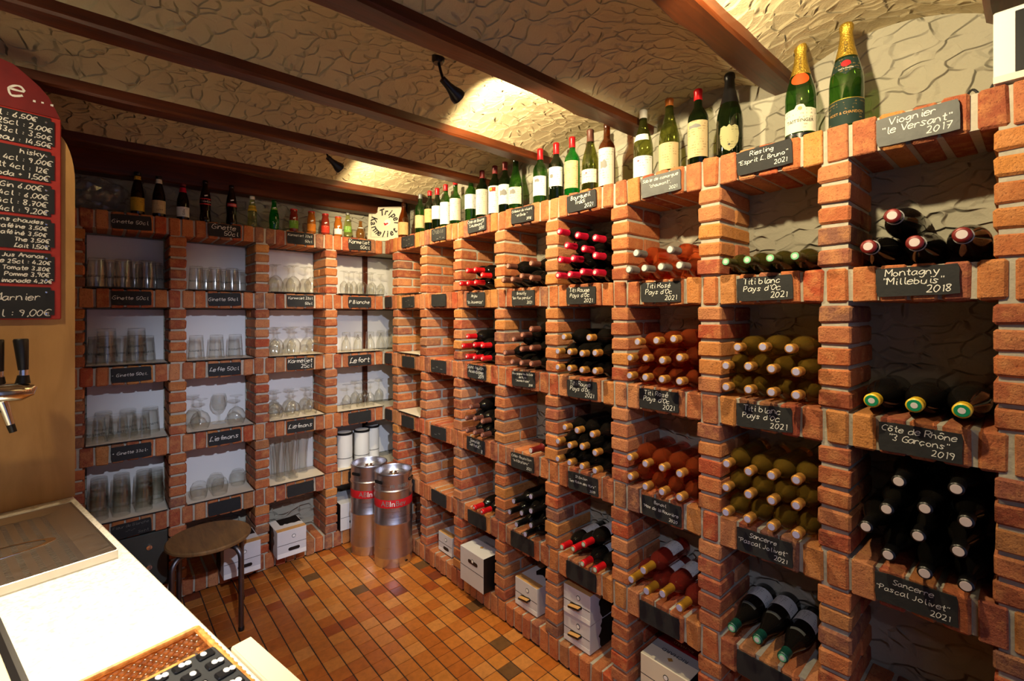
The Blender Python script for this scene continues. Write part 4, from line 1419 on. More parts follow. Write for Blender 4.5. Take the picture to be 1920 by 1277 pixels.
def glass_mesh(kind):
    def fn():
        P = GP[kind]
        # closed wall: outside up to the rim, then back down the inside to the bowl's bottom
        k0 = max([i for i, q in enumerate(P) if 0 < q[0] < 0.0115 and q[1] > 0.01] or [1])
        stem = kind in ('goblet', 'balloon', 'stemmed')
        th = 0.0016
        zb = P[k0][1] + 0.006 if stem else 0.014
        inner = [(max(r - th, 0.004), max(z, zb)) for r, z in P[(k0 + 1 if stem else 3):-1]]
        mb = MB().lathe([(0, P[0][1])] + P[1:-1] + list(reversed(inner)) + [(0, zb)], 32)
        return mb.mesh('drinking_glass', M['clear_glass'], True)
    return cached(('glass', kind), fn)


def print_mesh(kind, z, txt, size):
    def fn():
        v, f = text_geo(txt, size)
        v = [(-x, -y) for x, y in v]
        mb = MB()
        P = GP[kind]

        def rf(zz):
            for (r0, z0), (r1, z1) in zip(P[1:], P[2:]):
                if z0 <= zz <= z1 and z1 > z0:
                    return r0 + (r1 - r0) * (zz - z0) / (z1 - z0)
            return P[-2][0]
        wrap(mb, [(x, y) for x, y in v], f, rf, z, math.pi)
        return mb.mesh('lettering', M['print_black'])
    return cached(('print', kind, z, txt), fn)


rg_ = random.Random(3)
GLN = {'tumbler': 'beer tumbler', 'goblet': 'stemmed beer goblet', 'balloon': 'round balloon goblet', 'stemmed': 'small stemmed glass', 'stemless': 'round stemless glass', 'pilsner': 'tall waisted beer glass', 'small_tumbler': 'small straight tumbler'}


def put_glass(c, r, px, dep, kind, word, hs=1.0, lift=0.0, inv=True, rs_=1.0, txt=None):
    y = FY + dep
    x = onY(px, 500, y)[0]
    zb = ZB[r] + HB + 0.0085 + lift
    H = GP[kind][-1][1] * hs
    lab = '%s%s %s, glass shelf %s, %s column' % ('upturned ' if inv else 'upright ', GLN[kind], word, NUM[r], ORD[c])
    root = mk('drinking_glass', glass_mesh(kind), None, (x, y, zb + (H if inv else 0)), (math.pi if inv else 0, 0, rg_.uniform(0, 6)), (rs_, rs_, hs))
    tag(root, lab, 'glass', 'glasses on shelf row %s column %s' % (NUM[r], NUM[c]))
    if txt:
        # face the room: glass is flipped about X
        ang = math.atan2(x, y)
        root.rotation_euler[2] = 0
        root.rotation_euler = (Matrix.Rotation(-ang - R(90) + R(180), 4, 'Z') @ Matrix.Rotation(math.pi, 4, 'X')).to_euler() if inv else (0, 0, 0)
        mk('lettering', print_mesh(kind, txt[1], txt[0], txt[2]), root)
    return root


GT = ('BLEGINETTE', 0.098, 0.0160)
F, B_ = 0.062, 0.165
POSW = ['first', 'second', 'third', 'fourth', 'fifth', 'sixth']


def row_of(c, r, pxs, dep, kind, where, **kw):
    for i, px in enumerate(pxs):
        put_glass(c, r, px, dep, kind, '%s from left in %s row' % (POSW[i], where), **kw)


row_of(1, 1, [182, 231, 276], F, 'tumbler', 'front', txt=GT)
row_of(1, 1, [207, 252, 291], B_, 'tumbler', 'back', txt=GT)
row_of(1, 2, [200, 256], F, 'tumbler', 'front', txt=GT)
row_of(1, 2, [182, 228, 274], B_, 'tumbler', 'back', txt=GT, hs=0.95)
for i, px in enumerate((200, 256)):
    put_glass(1, 2, px, F, 'tumbler', 'nested over the %s front one' % POSW[i], lift=0.038, txt=GT, rs_=1.05)
row_of(1, 3, [180, 222, 264], F, 'tumbler', 'front', hs=0.9, txt=GT)
row_of(1, 3, [194, 240, 282], B_, 'tumbler', 'back', hs=0.95, txt=GT)
for i, px in enumerate((186, 228, 270)):
    for k in range(4):
        put_glass(1, 4, px, F + 0.01, 'tumbler', 'level %s of nested stack %s' % (NUM[k + 1], NUM[i + 1]), lift=0.026 * k, hs=0.95, rs_=0.86 + 0.03 * k)
for k in range(3):
    put_glass(1, 4, 292, B_, 'tumbler', 'level %s of the back stack' % NUM[k + 1], lift=0.026 * k, hs=0.95, rs_=0.84 + 0.03 * k)
row_of(2, 1, [368, 403, 435], F, 'tumbler', 'front', hs=0.9, rs_=0.9, txt=GT)
row_of(2, 1, [386, 420, 449], B_, 'tumbler', 'back', hs=0.9, rs_=0.9, txt=GT)
row_of(2, 2, [368, 406, 441], F + 0.02, 'tumbler', 'only', hs=0.93, rs_=0.95, txt=GT)
row_of(2, 3, [376, 443], F, 'balloon', 'front', hs=1.05)
put_glass(2, 3, 411, B_ - 0.02, 'goblet', 'between two upturned ones', inv=False, rs_=1.05)
put_glass(2, 3, 362, B_ + 0.005, 'goblet', 'behind the left balloon goblet', hs=1.02)
row_of(2, 4, [373, 412], F, 'stemless', 'front')
row_of(2, 4, [405, 446], B_ + 0.004, 'stemless', 'back')
row_of(3, 1, [517, 550, 584], F, 'balloon', 'front', hs=1.06, rs_=0.92)
row_of(3, 1, [511, 541, 572], B_, 'goblet', 'back', hs=1.0)
row_of(3, 2, [519, 551, 586], F, 'goblet', 'front', hs=1.0, rs_=1.05)
row_of(3, 2, [513, 542, 575], B_, 'goblet', 'back', hs=0.98)
row_of(3, 3, [517, 549, 582], F, 'balloon', 'front', hs=1.0, rs_=0.92)
row_of(3, 3, [513, 542, 573], B_, 'balloon', 'back', hs=1.0, rs_=0.9)
row_of(3, 4, [526, 550], F, 'pilsner', 'front', inv=False, hs=1.04)
row_of(3, 4, [516, 542, 568], B_ - 0.02, 'pilsner', 'back', inv=False, hs=1.06)
row_of(4, 1, [645, 663, 681, 698], F, 'stemmed', 'front', hs=0.98)
row_of(4, 1, [654, 674, 694, 714], B_, 'stemmed', 'back', hs=0.98)
row_of(4, 2, [649, 671, 694], F, 'small_tumbler', 'front', hs=1.05, txt=('O', 0.045, 0.020))
row_of(4, 2, [714, 731], B_, 'small_tumbler', 'corner', hs=1.08)
row_of(4, 3, [650, 676, 694], F, 'stemmed', 'front', hs=1.05, rs_=1.1)
row_of(4, 3, [666, 684, 711], B_, 'stemmed', 'back', hs=1.08, rs_=1.1)

# white canisters in the corner column
for i, (px, dep, wd) in enumerate(((643, 0.085, 'left'), (673, 0.080, 'middle'), (692, 0.160, 'rear'))):
    y = FY + dep
    x = onY(px, 850, y)[0] + (0.012 if i == 0 else 0.022)
    root = empty('canister', (x, y, ZB[4] + HB + 0.0085), 0, 'white enamel canister with dark bands, %s one of three in the corner column' % wd, 'canister', 'white canisters')
    r = 0.054
    MB().lathe([(0, 0), (r, 0), (r, 0.235), (0, 0.235)], 32).obj('body', M['enamel_white'], root, True)
    MB().lathe([(r + 0.0008, 0.062), (r + 0.001, 0.064), (r + 0.0008, 0.066)], 32).obj('band', M['black_plastic'], root, True)
    MB().lathe([(r + 0.0008, 0.228), (r + 0.003, 0.230), (r + 0.003, 0.240), (r - 0.004, 0.243), (0, 0.243)], 32).obj('lid', M['black_plastic'], root, True)
    MB().lathe([(r - 0.006, 0.2432), (0.03, 0.2440), (0, 0.2440)], 32).obj('lid_top', M['enamel_white'], root, True)

# ------------------------------------------------------------------ cartons


def flat_text(body, size, mat, parent, loc, rot, name='lettering', sx=1.0):
    v, f = text_geo(body, size)
    return MB().add([(x * sx, y, 0) for x, y in v], f).obj(name, M[mat], parent, loc=loc, rot=rot)


def disc(r, n=20):
    return [(r * math.cos(2 * math.pi * i / n), r * math.sin(2 * math.pi * i / n)) for i in range(n)]


def slot_poly(w, h, n=6):
    r = h / 2
    return [((w / 2 - r) + r * math.cos(t), r * math.sin(t)) for t in [-math.pi / 2 + math.pi * i / n for i in range(n + 1)]] + [(-(w / 2 - r) + r * math.cos(t), r * math.sin(t)) for t in [math.pi / 2 + math.pi * i / n for i in range(n + 1)]]


UPRIGHT = (R(90), 0, 0)      # XY plane turned to face -Y


def carton(loc, rz, w, d, h, label, style='grey', handle='slot', side='white'):
    """front faces local -Y; base centre of the front edge at loc"""
    root = empty('wine_carton', loc, rz, label, 'carton', 'cardboard wine cartons')
    hw = w / 2
    body = {'grey': 'carton_white', 'white': 'carton_white', 'cream': 'carton_cream'}[style]
    MB().bbox(-hw, hw, 0, d, 0, h, 0.0015).obj('box_body', M[body], root)
    e = 0.0006
    # seam across the front
    MB().box(-hw + 0.001, hw - 0.001, -e, 0.0005, h * 0.47, h * 0.47 + 0.0022).obj('front_seam', M['print_black'], root)
    if style == 'grey':
        MB().box(-hw + 0.001, hw - 0.001, -e * 1.5, 0.0003, 0.002, h * 0.17).obj('front_strip', M['print_white'], root)
    MB().prism(disc(0.011), 0, e * 2, Matrix.Translation((0.01, -e * 0.5, h * 0.74)) @ Matrix.Rotation(R(90), 4, 'X')).obj('emblem_ring', M['print_black'], root)
    MB().prism(disc(0.0085), 0, e * 3, Matrix.Translation((0.01, -e * 0.5, h * 0.74)) @ Matrix.Rotation(R(90), 4, 'X')).obj('emblem', M['print_white'], root)
    hz = {'slot': h * 0.27, 'flap': h * 0.42, 'up': h * 0.70}[handle]
    if handle == 'flap':
        MB().prism(slot_poly(w * 0.46, 0.018), 0, 0.0012, Matrix.Translation((-0.004, -0.0004, hz)) @ Matrix.Rotation(R(90), 4, 'X') @ Matrix.Rotation(R(9), 4, 'Z')).obj('handle_hole', M['carton_black'], root)
        MB().box(-w * 0.2, w * 0.2, -0.022, -0.0014, -0.004, 0.004, Matrix.Translation((-0.004, 0, hz - 0.002)) @ Matrix.Rotation(R(-9), 4, 'Y')).obj('handle_flap', M['carton_black'], root)
        MB().box(-w * 0.2, w * 0.2, -0.022, -0.0014, 0.0042, 0.0058, Matrix.Translation((-0.004, 0, hz - 0.002)) @ Matrix.Rotation(R(-9), 4, 'Y')).obj('flap_top', M['carton_tan'], root)
    else:
        MB().prism(slot_poly(w * 0.40, 0.020), 0, 0.0012, Matrix.Translation((0.012, -0.0004, hz)) @ Matrix.Rotation(R(90), 4, 'X')).obj('handle_hole', M['carton_black'], root)
    # top: tan edge band and dark torn blotch
    if style == 'grey':
        MB().box(-hw + 0.001, hw - 0.001, 0.001, d * 0.22, h, h + 0.0008).obj('top_band', M['carton_tan'], root)
        rg = random.Random(label)
        poly = [(-hw * 0.5 + hw * 1.45 * t / 9 - 0.0, d * (0.52 + rg.uniform(-0.08, 0.08))) for t in range(10)] + [(hw * 0.95, d * 0.98), (-hw * 0.5, d * 0.98)]
        MB().prism(poly, h, h + 0.0010).obj('top_print', M['carton_black'], root)
        # dark ragged print on the flank turned to the room
        for sx in (1, -1):
            poly = [(d * (0.42 + rg.uniform(-0.10, 0.06)), h * (0.02 + 0.96 * t / 9)) for t in range(10)] + [(d * 0.99, h * 0.98), (d * 0.99, h * 0.02)]
            Mx = Matrix.Translation((sx * hw, 0, 0)) @ Matrix.Rotation(R(90), 4, 'Z') @ Matrix.Rotation(R(90), 4, 'X')
            MB().prism(poly, -0.0009 if sx < 0 else 0.0, 0.0 if sx < 0 else 0.0009, Mx).obj('side_print', M['carton_black'], root)
    if style in ('white', 'cream') and side == 'black':
        for sx in (1, -1):
            x0, x1 = sorted((sx * hw, sx * (hw + 0.0010)))
            MB().box(x0, x1, 0.001, d - 0.001, 0.001, h - 0.001).obj('side_print', M['carton_black'], root)
    return root


ZL = ZB[5] + HB + 0.004
RR = -R(90)
carton((1.645, 2.505, ZL), RR, 0.150, 0.19, 0.118, 'small grey carton alone in the bottom row, second column of the wine rack', 'grey', 'slot')
c3 = carton((1.556, 2.105, ZL), RR, 0.215, 0.28, 0.190, 'white carton with black sides jutting from the bottom of the third column', 'white', 'up', 'black')
carton((1.640, 1.752, ZL), RR, 0.165, 0.19, 0.140, 'single grey carton with dark handle flap, bottom of the fourth column', 'grey', 'flap')
carton((1.632, 1.408, ZL), RR, 0.155, 0.19, 0.130, 'lower of two stacked grey cartons in the fifth column', 'grey', 'flap')
carton((1.628, 1.404, ZL + 0.132), RR + 0.02, 0.155, 0.19, 0.130, 'upper of two stacked grey cartons in the fifth column', 'grey', 'flap')
c6 = carton((1.640, 0.975, ZL), RR, 0.205, 0.19, 0.150, 'cream carton with printed name and diamond, bottom of the sixth column', 'cream', 'slot', 'black')
# prints on tops of the two bigger cartons (read from the wall side)
for root, w, d, h, s in ((c3, 0.215, 0.28, 0.190, 0.020), (c6, 0.205, 0.19, 0.150, 0.026)):
    MB().box(-w / 2 + 0.002, w / 2 - 0.002, d * 0.42, d * 0.66, h, h + 0.0006).obj('top_band', M['carton_grey'], root)
    MB().box(-w / 2 + 0.002, w / 2 - 0.002, d * 0.66, d - 0.002, h, h + 0.0008).obj('top_red', M['carton_red'], root)
    MB().prism([(0, -0.012), (0.012, 0), (0, 0.012), (-0.012, 0)], h + 0.0004, h + 0.0012, Matrix.Translation((0, d * 0.26, 0))).obj('diamond', M['print_gold'], root)
    flat_text('RICHARD', s, 'print_black', root, (0, d * 0.45, h + 0.0014), (0, 0, math.pi))
flat_text('RICHARD', 0.02, 'print_white', c6, (0, 0.19 * 0.82, 0.1514), (0, 0, math.pi))

carton((0.630, 3.075, ZL), 0.0, 0.190, 0.22, 0.175, 'white carton half hidden behind the stool', 'grey', 'slot')
carton((0.912, 3.115, ZL), 0.0, 0.172, 0.20, 0.165, 'pale carton with handle slot under the tall waisted glasses', 'grey', 'slot')
carton((1.347, 3.235, ZL), 0.0, 0.165, 0.24, 0.185, 'white carton behind the metal kegs', 'white', 'slot', 'black')
# metal box under the first column
root = empty('safe_box', (0.128, FY + 0.010, ZL), 0, 'dark grey metal box with two round locks under the first glass column', 'safe')
MB().bbox(-0.168, 0.168, 0, 0.22, 0, 0.300, 0.004).obj('box_body', M['safe_metal'], root)
for z in (0.225, 0.115):
    MB().lathe([(0, 0.012), (0.013, 0.011), (0.016, 0.006), (0.017, 0)], 20, Matrix.Translation((0.085, 0, z)) @ Matrix.Rotation(R(90), 4, 'X')).obj('lock', M['chrome'], root, True)

# ------------------------------------------------------------------ kegs


def keg(x, y, label, az):
    root = empty('beer_keg', (x, y, 0.0), 0, label, 'keg', 'steel beer kegs')
    r = 0.122
    P = [(0, 0.012), (r - 0.014, 0.012), (r - 0.012, 0.0), (r - 0.004, 0.0), (r - 0.001, 0.006), (r - 0.002, 0.050), (r, 0.056), (r + 0.0015, 0.061), (r, 0.066), (r, 0.268), (r + 0.0035, 0.273), (r + 0.0035, 0.281), (r, 0.286), (r, 0.478),
         (r + 0.003, 0.483), (r + 0.003, 0.490), (r - 0.002, 0.496), (r - 0.001, 0.584), (r + 0.001, 0.592), (r - 0.002, 0.599), (r - 0.008, 0.599), (r - 0.011, 0.592), (r - 0.012, 0.572), (r - 0.020, 0.558), (0.06, 0.566), (0, 0.569)]
    MB().lathe(P, 48).obj('shell', M['keg_steel'], root, True)
    MB().lathe([(0.034, 0.562), (0.034, 0.574), (0.030, 0.577), (0.024, 0.572), (0.022, 0.566), (0, 0.566)], 24).obj('valve', M['chrome'], root, True)
    MB().lathe([(r + 0.0006, 0.385), (r + 0.0008, 0.386), (r + 0.0008, 0.436), (r + 0.0006, 0.437)], 48).obj('red_band', M['print_red'], root, True)
    wrap_text('ABInBev', 0.048, r - 0.0006, 0.411, 'print_grey', root, az=az)
    wrap_text('In', 0.048, r + 0.0002, 0.411, 'print_white', root, az=az - 0.06)
    for k in range(3):
        a = az + R(70 + 120 * k)
        MB().prism(slot_poly(0.075, 0.020), -0.0012, 0.0012, Matrix.Rotation(a, 4, 'Z') @ Matrix.Translation((r - 0.001, 0, 0.545)) @ Matrix.Rotation(R(90), 4, 'Z') @ Matrix.Rotation(R(90), 4, 'X')).obj('hand_hole', M['carton_black'], root)
    MB().prism(slot_poly(0.020, 0.010), -0.001, 0.0014, Matrix.Rotation(az + 0.75, 4, 'Z') @ Matrix.Translation((r - 0.001, 0, 0.028)) @ Matrix.Rotation(R(90), 4, 'Z') @ Matrix.Rotation(R(90), 4, 'X')).obj('drain_hole', M['carton_black'], root)
    return root


k1 = keg(1.468, 2.852, 'steel beer keg with red band standing in front of another keg', math.atan2(-2.85, -1.47))
wrap_text('FR  INBEV', 0.030, 0.121, 0.520, 'print_grey', k1, az=math.atan2(-2.85, -1.47) + 0.35)
keg(1.415, 3.106, 'steel beer keg half hidden behind the other keg by the corner', math.atan2(-3.1, -1.42) + 0.1)

# ------------------------------------------------------------------ stool
SX, SY = 0.440, 2.905
root = empty('stool', (SX, SY, 0), 0, 'low round wooden stool with worn dark tube legs beside the counter', 'stool')
MB().lathe([(0, 0.438), (0.185, 0.438), (0.192, 0.444), (0.192, 0.454), (0.186, 0.460), (0, 0.462)], 40).obj('seat', M['seat_wood'], root, True)
for q in range(4):
    a = R(45 + 90 * q) - R(12)
    dx, dy = math.cos(a), math.sin(a)
    pts = [(dx * 0.10, dy * 0.10, 0.424)]
    for i in range(7):
        t = R(90) * i / 6
        rr = 0.150 + 0.055 * math.sin(t)
        pts.append((dx * rr, dy * rr, 0.424 - 0.055 * (1 - math.cos(t))))
    pts.append((dx * 0.208, dy * 0.208, 0.004))
    l = MB().tube(pts, 0.0125, 12).obj('leg', M['leg_steel'], root, True)
    MB().lathe([(0, 0), (0.014, 0), (0.014, 0.018), (0.0127, 0.020)], 14, Matrix.Translation((dx * 0.208, dy * 0.208, 0))).obj('rubber_foot', M['black_plastic'], l, True)
MB().lathe([(0.05, 0.430), (0.16, 0.430), (0.16, 0.4375), (0.05, 0.4375)], 30).obj('under_ring', M['leg_steel'], root, True)

# ------------------------------------------------------------------ beer sign in the corner
p0, p1 = Vector((1.530, 3.395, 0)), Vector((1.712, 3.185, 0))
mid = (p0 + p1) / 2
ang = math.atan2((p1 - p0).y, (p1 - p0).x)
root = empty('beer_sign', (mid.x, mid.y, ZT), ang, 'square cream beer sign leaning in the corner on top of the racks', 'sign')
root.rotation_euler[0] = R(-7)
MB().bbox(-0.139, 0.139, 0, 0.012, 0, 0.268, 0.003).obj('sign_board', M['carton_cream'], root)
mbt = MB()


def arc_text(body, cx, cz, rad, a_mid, size, spread, flip=1):
    n = len(body)
    for i, ch in enumerate(body):
        a = a_mid + (i - (n - 1) / 2) * spread * -flip
        v, f = text_geo(ch, size, 0.028)
        v = [(x * 0.86 + y * 0.18, y) for x, y in v]
        rot = a - R(90) if flip > 0 else a + R(90)
        ca, sa = math.cos(rot), math.sin(rot)
        mbt.add([(cx + rad * math.cos(a) + x * ca - (y - 0) * sa * 1.0, -0.0008, cz + rad * math.sin(a) + x * sa + y * ca) for x, y in v], f)


arc_text('Tripel', -0.004, 0.128, 0.096, R(56), 0.070, R(20), 1)
arc_text('Karmeliet', 0.004, 0.150, 0.100, R(243), 0.070, R(18.5), -1)
mbt.obj('lettering', M['print_black'], root)
em = MB().prism([(-0.026, -0.004), (-0.014, 0.020), (0.004, 0.026), (0.026, 0.014), (0.028, -0.006), (0.010, -0.022), (-0.010, -0.024)], 0, 0.0008, Matrix.Translation((0.012, 0, 0.142)) @ Matrix.Rotation(R(90), 4, 'X')).obj('emblem', M['print_white'], root)
mb = MB()
for (dx, dz, s) in ((-0.012, -0.014, 1.0), (0.002, -0.008, 0.8), (-0.020, -0.006, 0.6)):
    mb.prism([(s * 0.011 * math.cos(t), s * 0.008 * math.sin(t)) for t in [i * 0.7 for i in range(9)]], 0, 0.0012, Matrix.Translation((0.012 + dx, 0, 0.142 + dz)) @ Matrix.Rotation(R(90), 4, 'X'))
mb.obj('emblem_print', M['print_red'], em)
fr = MB()
for (a, b, c, d) in ((-0.112, -0.060, 0.228, 0.230), (-0.112, -0.110, 0.030, 0.230), (-0.112, 0.010, 0.030, 0.032)):
    fr.box(a, b, -0.0006, 0, c, d)
fr.obj('border_line', M['print_grey'], root)

# ------------------------------------------------------------------ counter, panel, taps
CA = math.atan2(0.2023, 0.9793)          # the counter runs along +Y turned by this angle
ctr = empty('bar_counter', (-0.036, 2.06, 0), CA, 'white speckled stone bar counter in the foreground', 'counter')
CZ = 1.006
MB().bbox(-0.95, 0.0, -2.6, 0.30, CZ - 0.040, CZ, 0.004).obj('worktop', M['counter_stone'], ctr)
MB().bbox(-0.90, -0.05, -2.55, 0.26, 0.0, CZ - 0.041, 0.004).obj('counter_body', M['panel_wood'], ctr)


def cpt(t, s, z):
    v = Matrix.Rotation(CA, 4, 'Z') @ Vector((t, s, 0))
    return (v.x - 0.036, v.y + 2.06, z)


# drip tray
tray = empty('drip_tray', cpt(-0.030, -0.515, CZ), CA, 'stainless steel drip tray with perforated grille under the beer tap', 'tray')
TW, TL, TH = 0.56, 0.505, 0.024
MB().box(-TW, 0, 0, TL, 0.0005, 0.004).obj('pan', M['tray_steel'], tray)
rim = MB()
rim.bbox(-TW, 0, 0, 0.004, 0.0005, TH, 0.001)
rim.bbox(-TW, 0, TL - 0.004, TL, 0.0005, TH, 0.001)
rim.bbox(-0.004, 0, 0.004, TL - 0.004, 0.0005, TH, 0.001)
rim.bbox(-TW, -TW + 0.004, 0.004, TL - 0.004, 0.0005, TH, 0.001)
rim.obj('tray_rim', M['tray_steel'], tray)
# lip sloping in
MB().add([(-0.005, 0.005, TH - 0.001), (-0.005, TL - 0.005, TH - 0.001), (-0.055, TL - 0.045, TH - 0.010), (-0.055, 0.010, TH - 0.010), (-TW + 0.01, TL - 0.045, TH - 0.010), (-TW + 0.01, TL - 0.005, TH - 0.001)],
         [(0, 1, 2, 3), (1, 5, 4, 2)]).obj('tray_lip', M['tray_steel'], tray)
g = MB()
x = -0.058
nx = 15
GX0, GX1, GY0, GY1, GZ = -TW + 0.012, -0.060, 0.012, TL - 0.050, TH - 0.010
# grille built as rows of slots: bars along Y joined by cross bars
px_ = (GX1 - GX0) / 18
for i in range(19):
    xx = GX0 + i * px_
    g.box(xx - px_ * 0.30, xx + px_ * 0.30, GY0, GY1, GZ - 0.002, GZ)
ny = 46
for j in range(ny + 1):
    yy = GY0 + (GY1 - GY0) * j / ny
    g.box(GX0, GX1, yy - 0.0030, yy + 0.0030, GZ - 0.0022, GZ - 0.0002)
o = g.obj('grille', M['tray_steel'], tray)
tag(o, kind='stuff')
MB().lathe([(0.034, GZ + 0.001), (0.040, GZ + 0.001), (0.041, GZ - 0.003), (0.030, GZ - 0.006), (0, GZ - 0.0065)], 28, Matrix.Translation((-0.205, 0.235, 0)) @ Matrix.Diagonal((3.2, 1.0, 1, 1))).obj('rinser', M['chrome'], tray, True)

# wooden back panel of the tap wall
pan = MB()
hh = 1.222
outl = [(-0.90, 0.0), (0.0, 0.0), (0.0, hh - 0.16)] + [(-0.055 + 0.055 * math.cos(R(a)), hh - 0.16 + 0.16 * math.sin(R(a))) for a in range(10, 91, 10)] + [(-0.90, hh + 0.30)]
panel = pan.prism(outl, -0.018, 0, Matrix.Rotation(R(90), 4, 'X')).obj('tap_wall_panel', M['panel_wood'])
panel.location = cpt(0.002, 0.118, CZ + 0.001)
panel.rotation_euler = (0, 0, CA)
tag(panel, 'upright wooden panel behind the beer tap', 'panel')

# menu board hung on the panel: faces -Y in panel space
menu = empty('menu_board', cpt(-0.034, 0.1165, CZ + 0.001), CA, 'red menu board with six chalked black plates hung on the wooden panel', 'sign')
rm = random.Random(9)
bw = 0.42
H0, H1 = 0.600, 1.300
MB().bbox(-bw, 0, -0.012, 0, H0, 1.262, 0.003).obj('board_back', M['menu_frame_red'], menu)
head = [(-bw, 1.2625), (-0.003, 1.2625), (-0.012, 1.285), (-0.030, 1.325), (-0.052, 1.352), (-0.075, 1.372), (-0.110, 1.400), (-bw, 1.470)]
MB().prism(head, -0.0005, 0.0115, Matrix.Rotation(R(90), 4, 'X')).obj('board_head', M['menu_red'], menu)
hd = MB()
chalk(hd, 'e...', -0.122, 1.302, 0.052, 0.0065, rm, off=0.0128)
hd.obj('chalk_lettering', M['chalk'], menu)
MENU = [
 ['Cuba 33cl : 6,50€', 'Picon 25cl : 2,00€', 'Sirop 33cl : 3,50€', 'Seau : 14,50€'],
 ['Whisky', 'Scotch 4cl : 9,00€', 'Malt 4cl : 12€', 'Soda + 1,50€'],
 ['Gin 6,00€', 'Rhum rouge 4cl : 6,00€', 'Tequila 4cl : 8,70€', 'Vodka 4cl : 9,20€'],
 ['Boissons chaudes', 'Cafe caféine 3,50€', 'Cafe décaféiné 3,50€', 'The 3,50€', 'Lait 1,50€'],
 ['Jus Ananas', 'Orange 25cl : 4,20€', 'Tomate 3,80€', 'Pomme 3,90€', 'Limonade 4,20€'],
 ['Grand Marnier', '4cl : 9,00€'],
]
ph = (1.262 - H0) / 6
for i, lines in enumerate(MENU):
    z1 = 1.262 - i * ph - 0.006
    z0 = z1 - ph + 0.010
    c = 0.010
    poly = [(-bw + 0.016, z0), (-0.026, z0), (-0.026, z0 + c), (-0.017, z0 + c), (-0.017, z1 - c), (-0.026, z1 - c), (-0.026, z1), (-bw + 0.016, z1)]
    pl = MB().prism(poly, 0.0122, 0.0150, Matrix.Rotation(R(90), 4, 'X')).obj('menu_plate', M['menu_black'], menu)
    mb = MB()
    n = len(lines)
    for k, t in enumerate(lines):
        sz = min(0.020, (z1 - z0) / n * 0.60)
        tw = chalk_width(t, sz)
        right = -0.020 - rm.uniform(0, 0.014) if k > 0 else -0.030 - rm.uniform(0, 0.03)
        chalk(mb, t, right - tw, z1 - (k + 0.85) * (z1 - z0) / n, sz, 0.0026, rm, off=0.0154)
    mb.obj('chalk_lettering', M['chalk'], pl)
    for z in (z1 - 0.016, z0 + 0.014):
        MB().lathe([(0, 0.002), (0.003, 0.0015), (0.004, 0)], 10, Matrix.Translation((-0.036, -0.0151, z)) @ Matrix.Rotation(R(90), 4, 'X')).obj('screw', M['chrome'], pl, True)

# beer tap: chrome body from the left with two black handles
tap = empty('beer_tap', cpt(-0.175, 0.115, CZ + 0.001), CA, 'chrome beer tap with two black handles in front of the wooden panel', 'beer tap')
tz = 0.452 - 0.062
# horizontal chrome body
MB().tube([(-0.20, -0.14, tz), (-0.06, -0.14, tz), (0.03, -0.14, tz - 0.002), (0.052, -0.14, tz + 0.002), (0.062, -0.14, tz + 0.012)], [0.032, 0.032, 0.028, 0.020, 0.008], 20).obj('tap_body', M['chrome'], tap, True)
MB().tube([(-0.13, 0.0, tz), (-0.13, -0.11, tz)], 0.024, 16).obj('wall_pipe', M['chrome'], tap, True)
for i, hx in enumerate((-0.014, 0.036)):
    hd_ = MB().tube([(hx, -0.14, tz + 0.022), (hx + 0.001, -0.14, tz + 0.046)], [0.017, 0.013], 16).obj('valve', M['black_metal'], tap, True)
    MB().tube([(hx + 0.001, -0.14, tz + 0.044), (hx + 0.001, -0.14, tz + 0.062)], 0.0115, 16).obj('collar', M['chrome'], tap, True)
    MB().tube([(hx + 0.001, -0.14, tz + 0.062), (hx - 0.001, -0.14, tz + 0.10), (hx - 0.004, -0.14, tz + 0.150), (hx - 0.004, -0.14, tz + 0.154)], [0.0115, 0.0140, 0.0170, 0.0150], 16).obj('handle', M['black_plastic'], tap, True)
sp = MB().tube([(-0.008, -0.14, tz - 0.022), (0.002, -0.142, tz - 0.060), (0.010, -0.144, tz - 0.095)], [0.016, 0.012, 0.010], 14).obj('spout', M['chrome'], tap, True)
MB().tube([(0.010, -0.144, tz - 0.094), (0.016, -0.145, tz - 0.118)], [0.0095, 0.0085], 12).obj('nozzle', M['black_plastic'], sp, True)
sp = MB().tube([(-0.060, -0.14, tz - 0.024), (-0.058, -0.142, tz - 0.050)], [0.015, 0.012], 14).obj('spout', M['chrome'], tap, True)
MB().tube([(-0.058, -0.142, tz - 0.049), (-0.056, -0.143, tz - 0.078)], [0.0115, 0.0100], 12).obj('nozzle', M['black_plastic'], sp, True)

# wicker basket
bk = empty('wicker_basket', cpt(-0.036, -1.045, CZ), CA, 'shallow woven wicker basket on the counter holding the black keypad', 'basket')
BWd, BLn, BH = 0.27, 0.36, 0.046
base = MB().box(-BWd + 0.012, -0.012, -BLn + 0.012, -0.012, 0.001, 0.006).obj('basket_base', M['wicker'], bk)


def ropes(side_pts, rows, r, name, parent):
    m = MB()
    for k in range(rows):
        z = 0.006 + k * r * 1.75
        pts = []
        n = 26
        (ax, ay), (bx, by) = side_pts
        L = math.hypot(bx - ax, by - ay)
        n = max(6, int(L / 0.0075))
        ox, oy = -(by - ay) / L, (bx - ax) / L
        for i in range(n + 1):
            t = i / n
            wv = (0.0022 if (i + k) % 2 == 0 else -0.0022)
            fl = 0.10 * z
            pts.append((ax + (bx - ax) * t + ox * (wv - fl), ay + (by - ay) * t + oy * (wv - fl), z))
        m.tube(pts, r, 6)
    return m.obj(name, M['wicker'], parent, True)


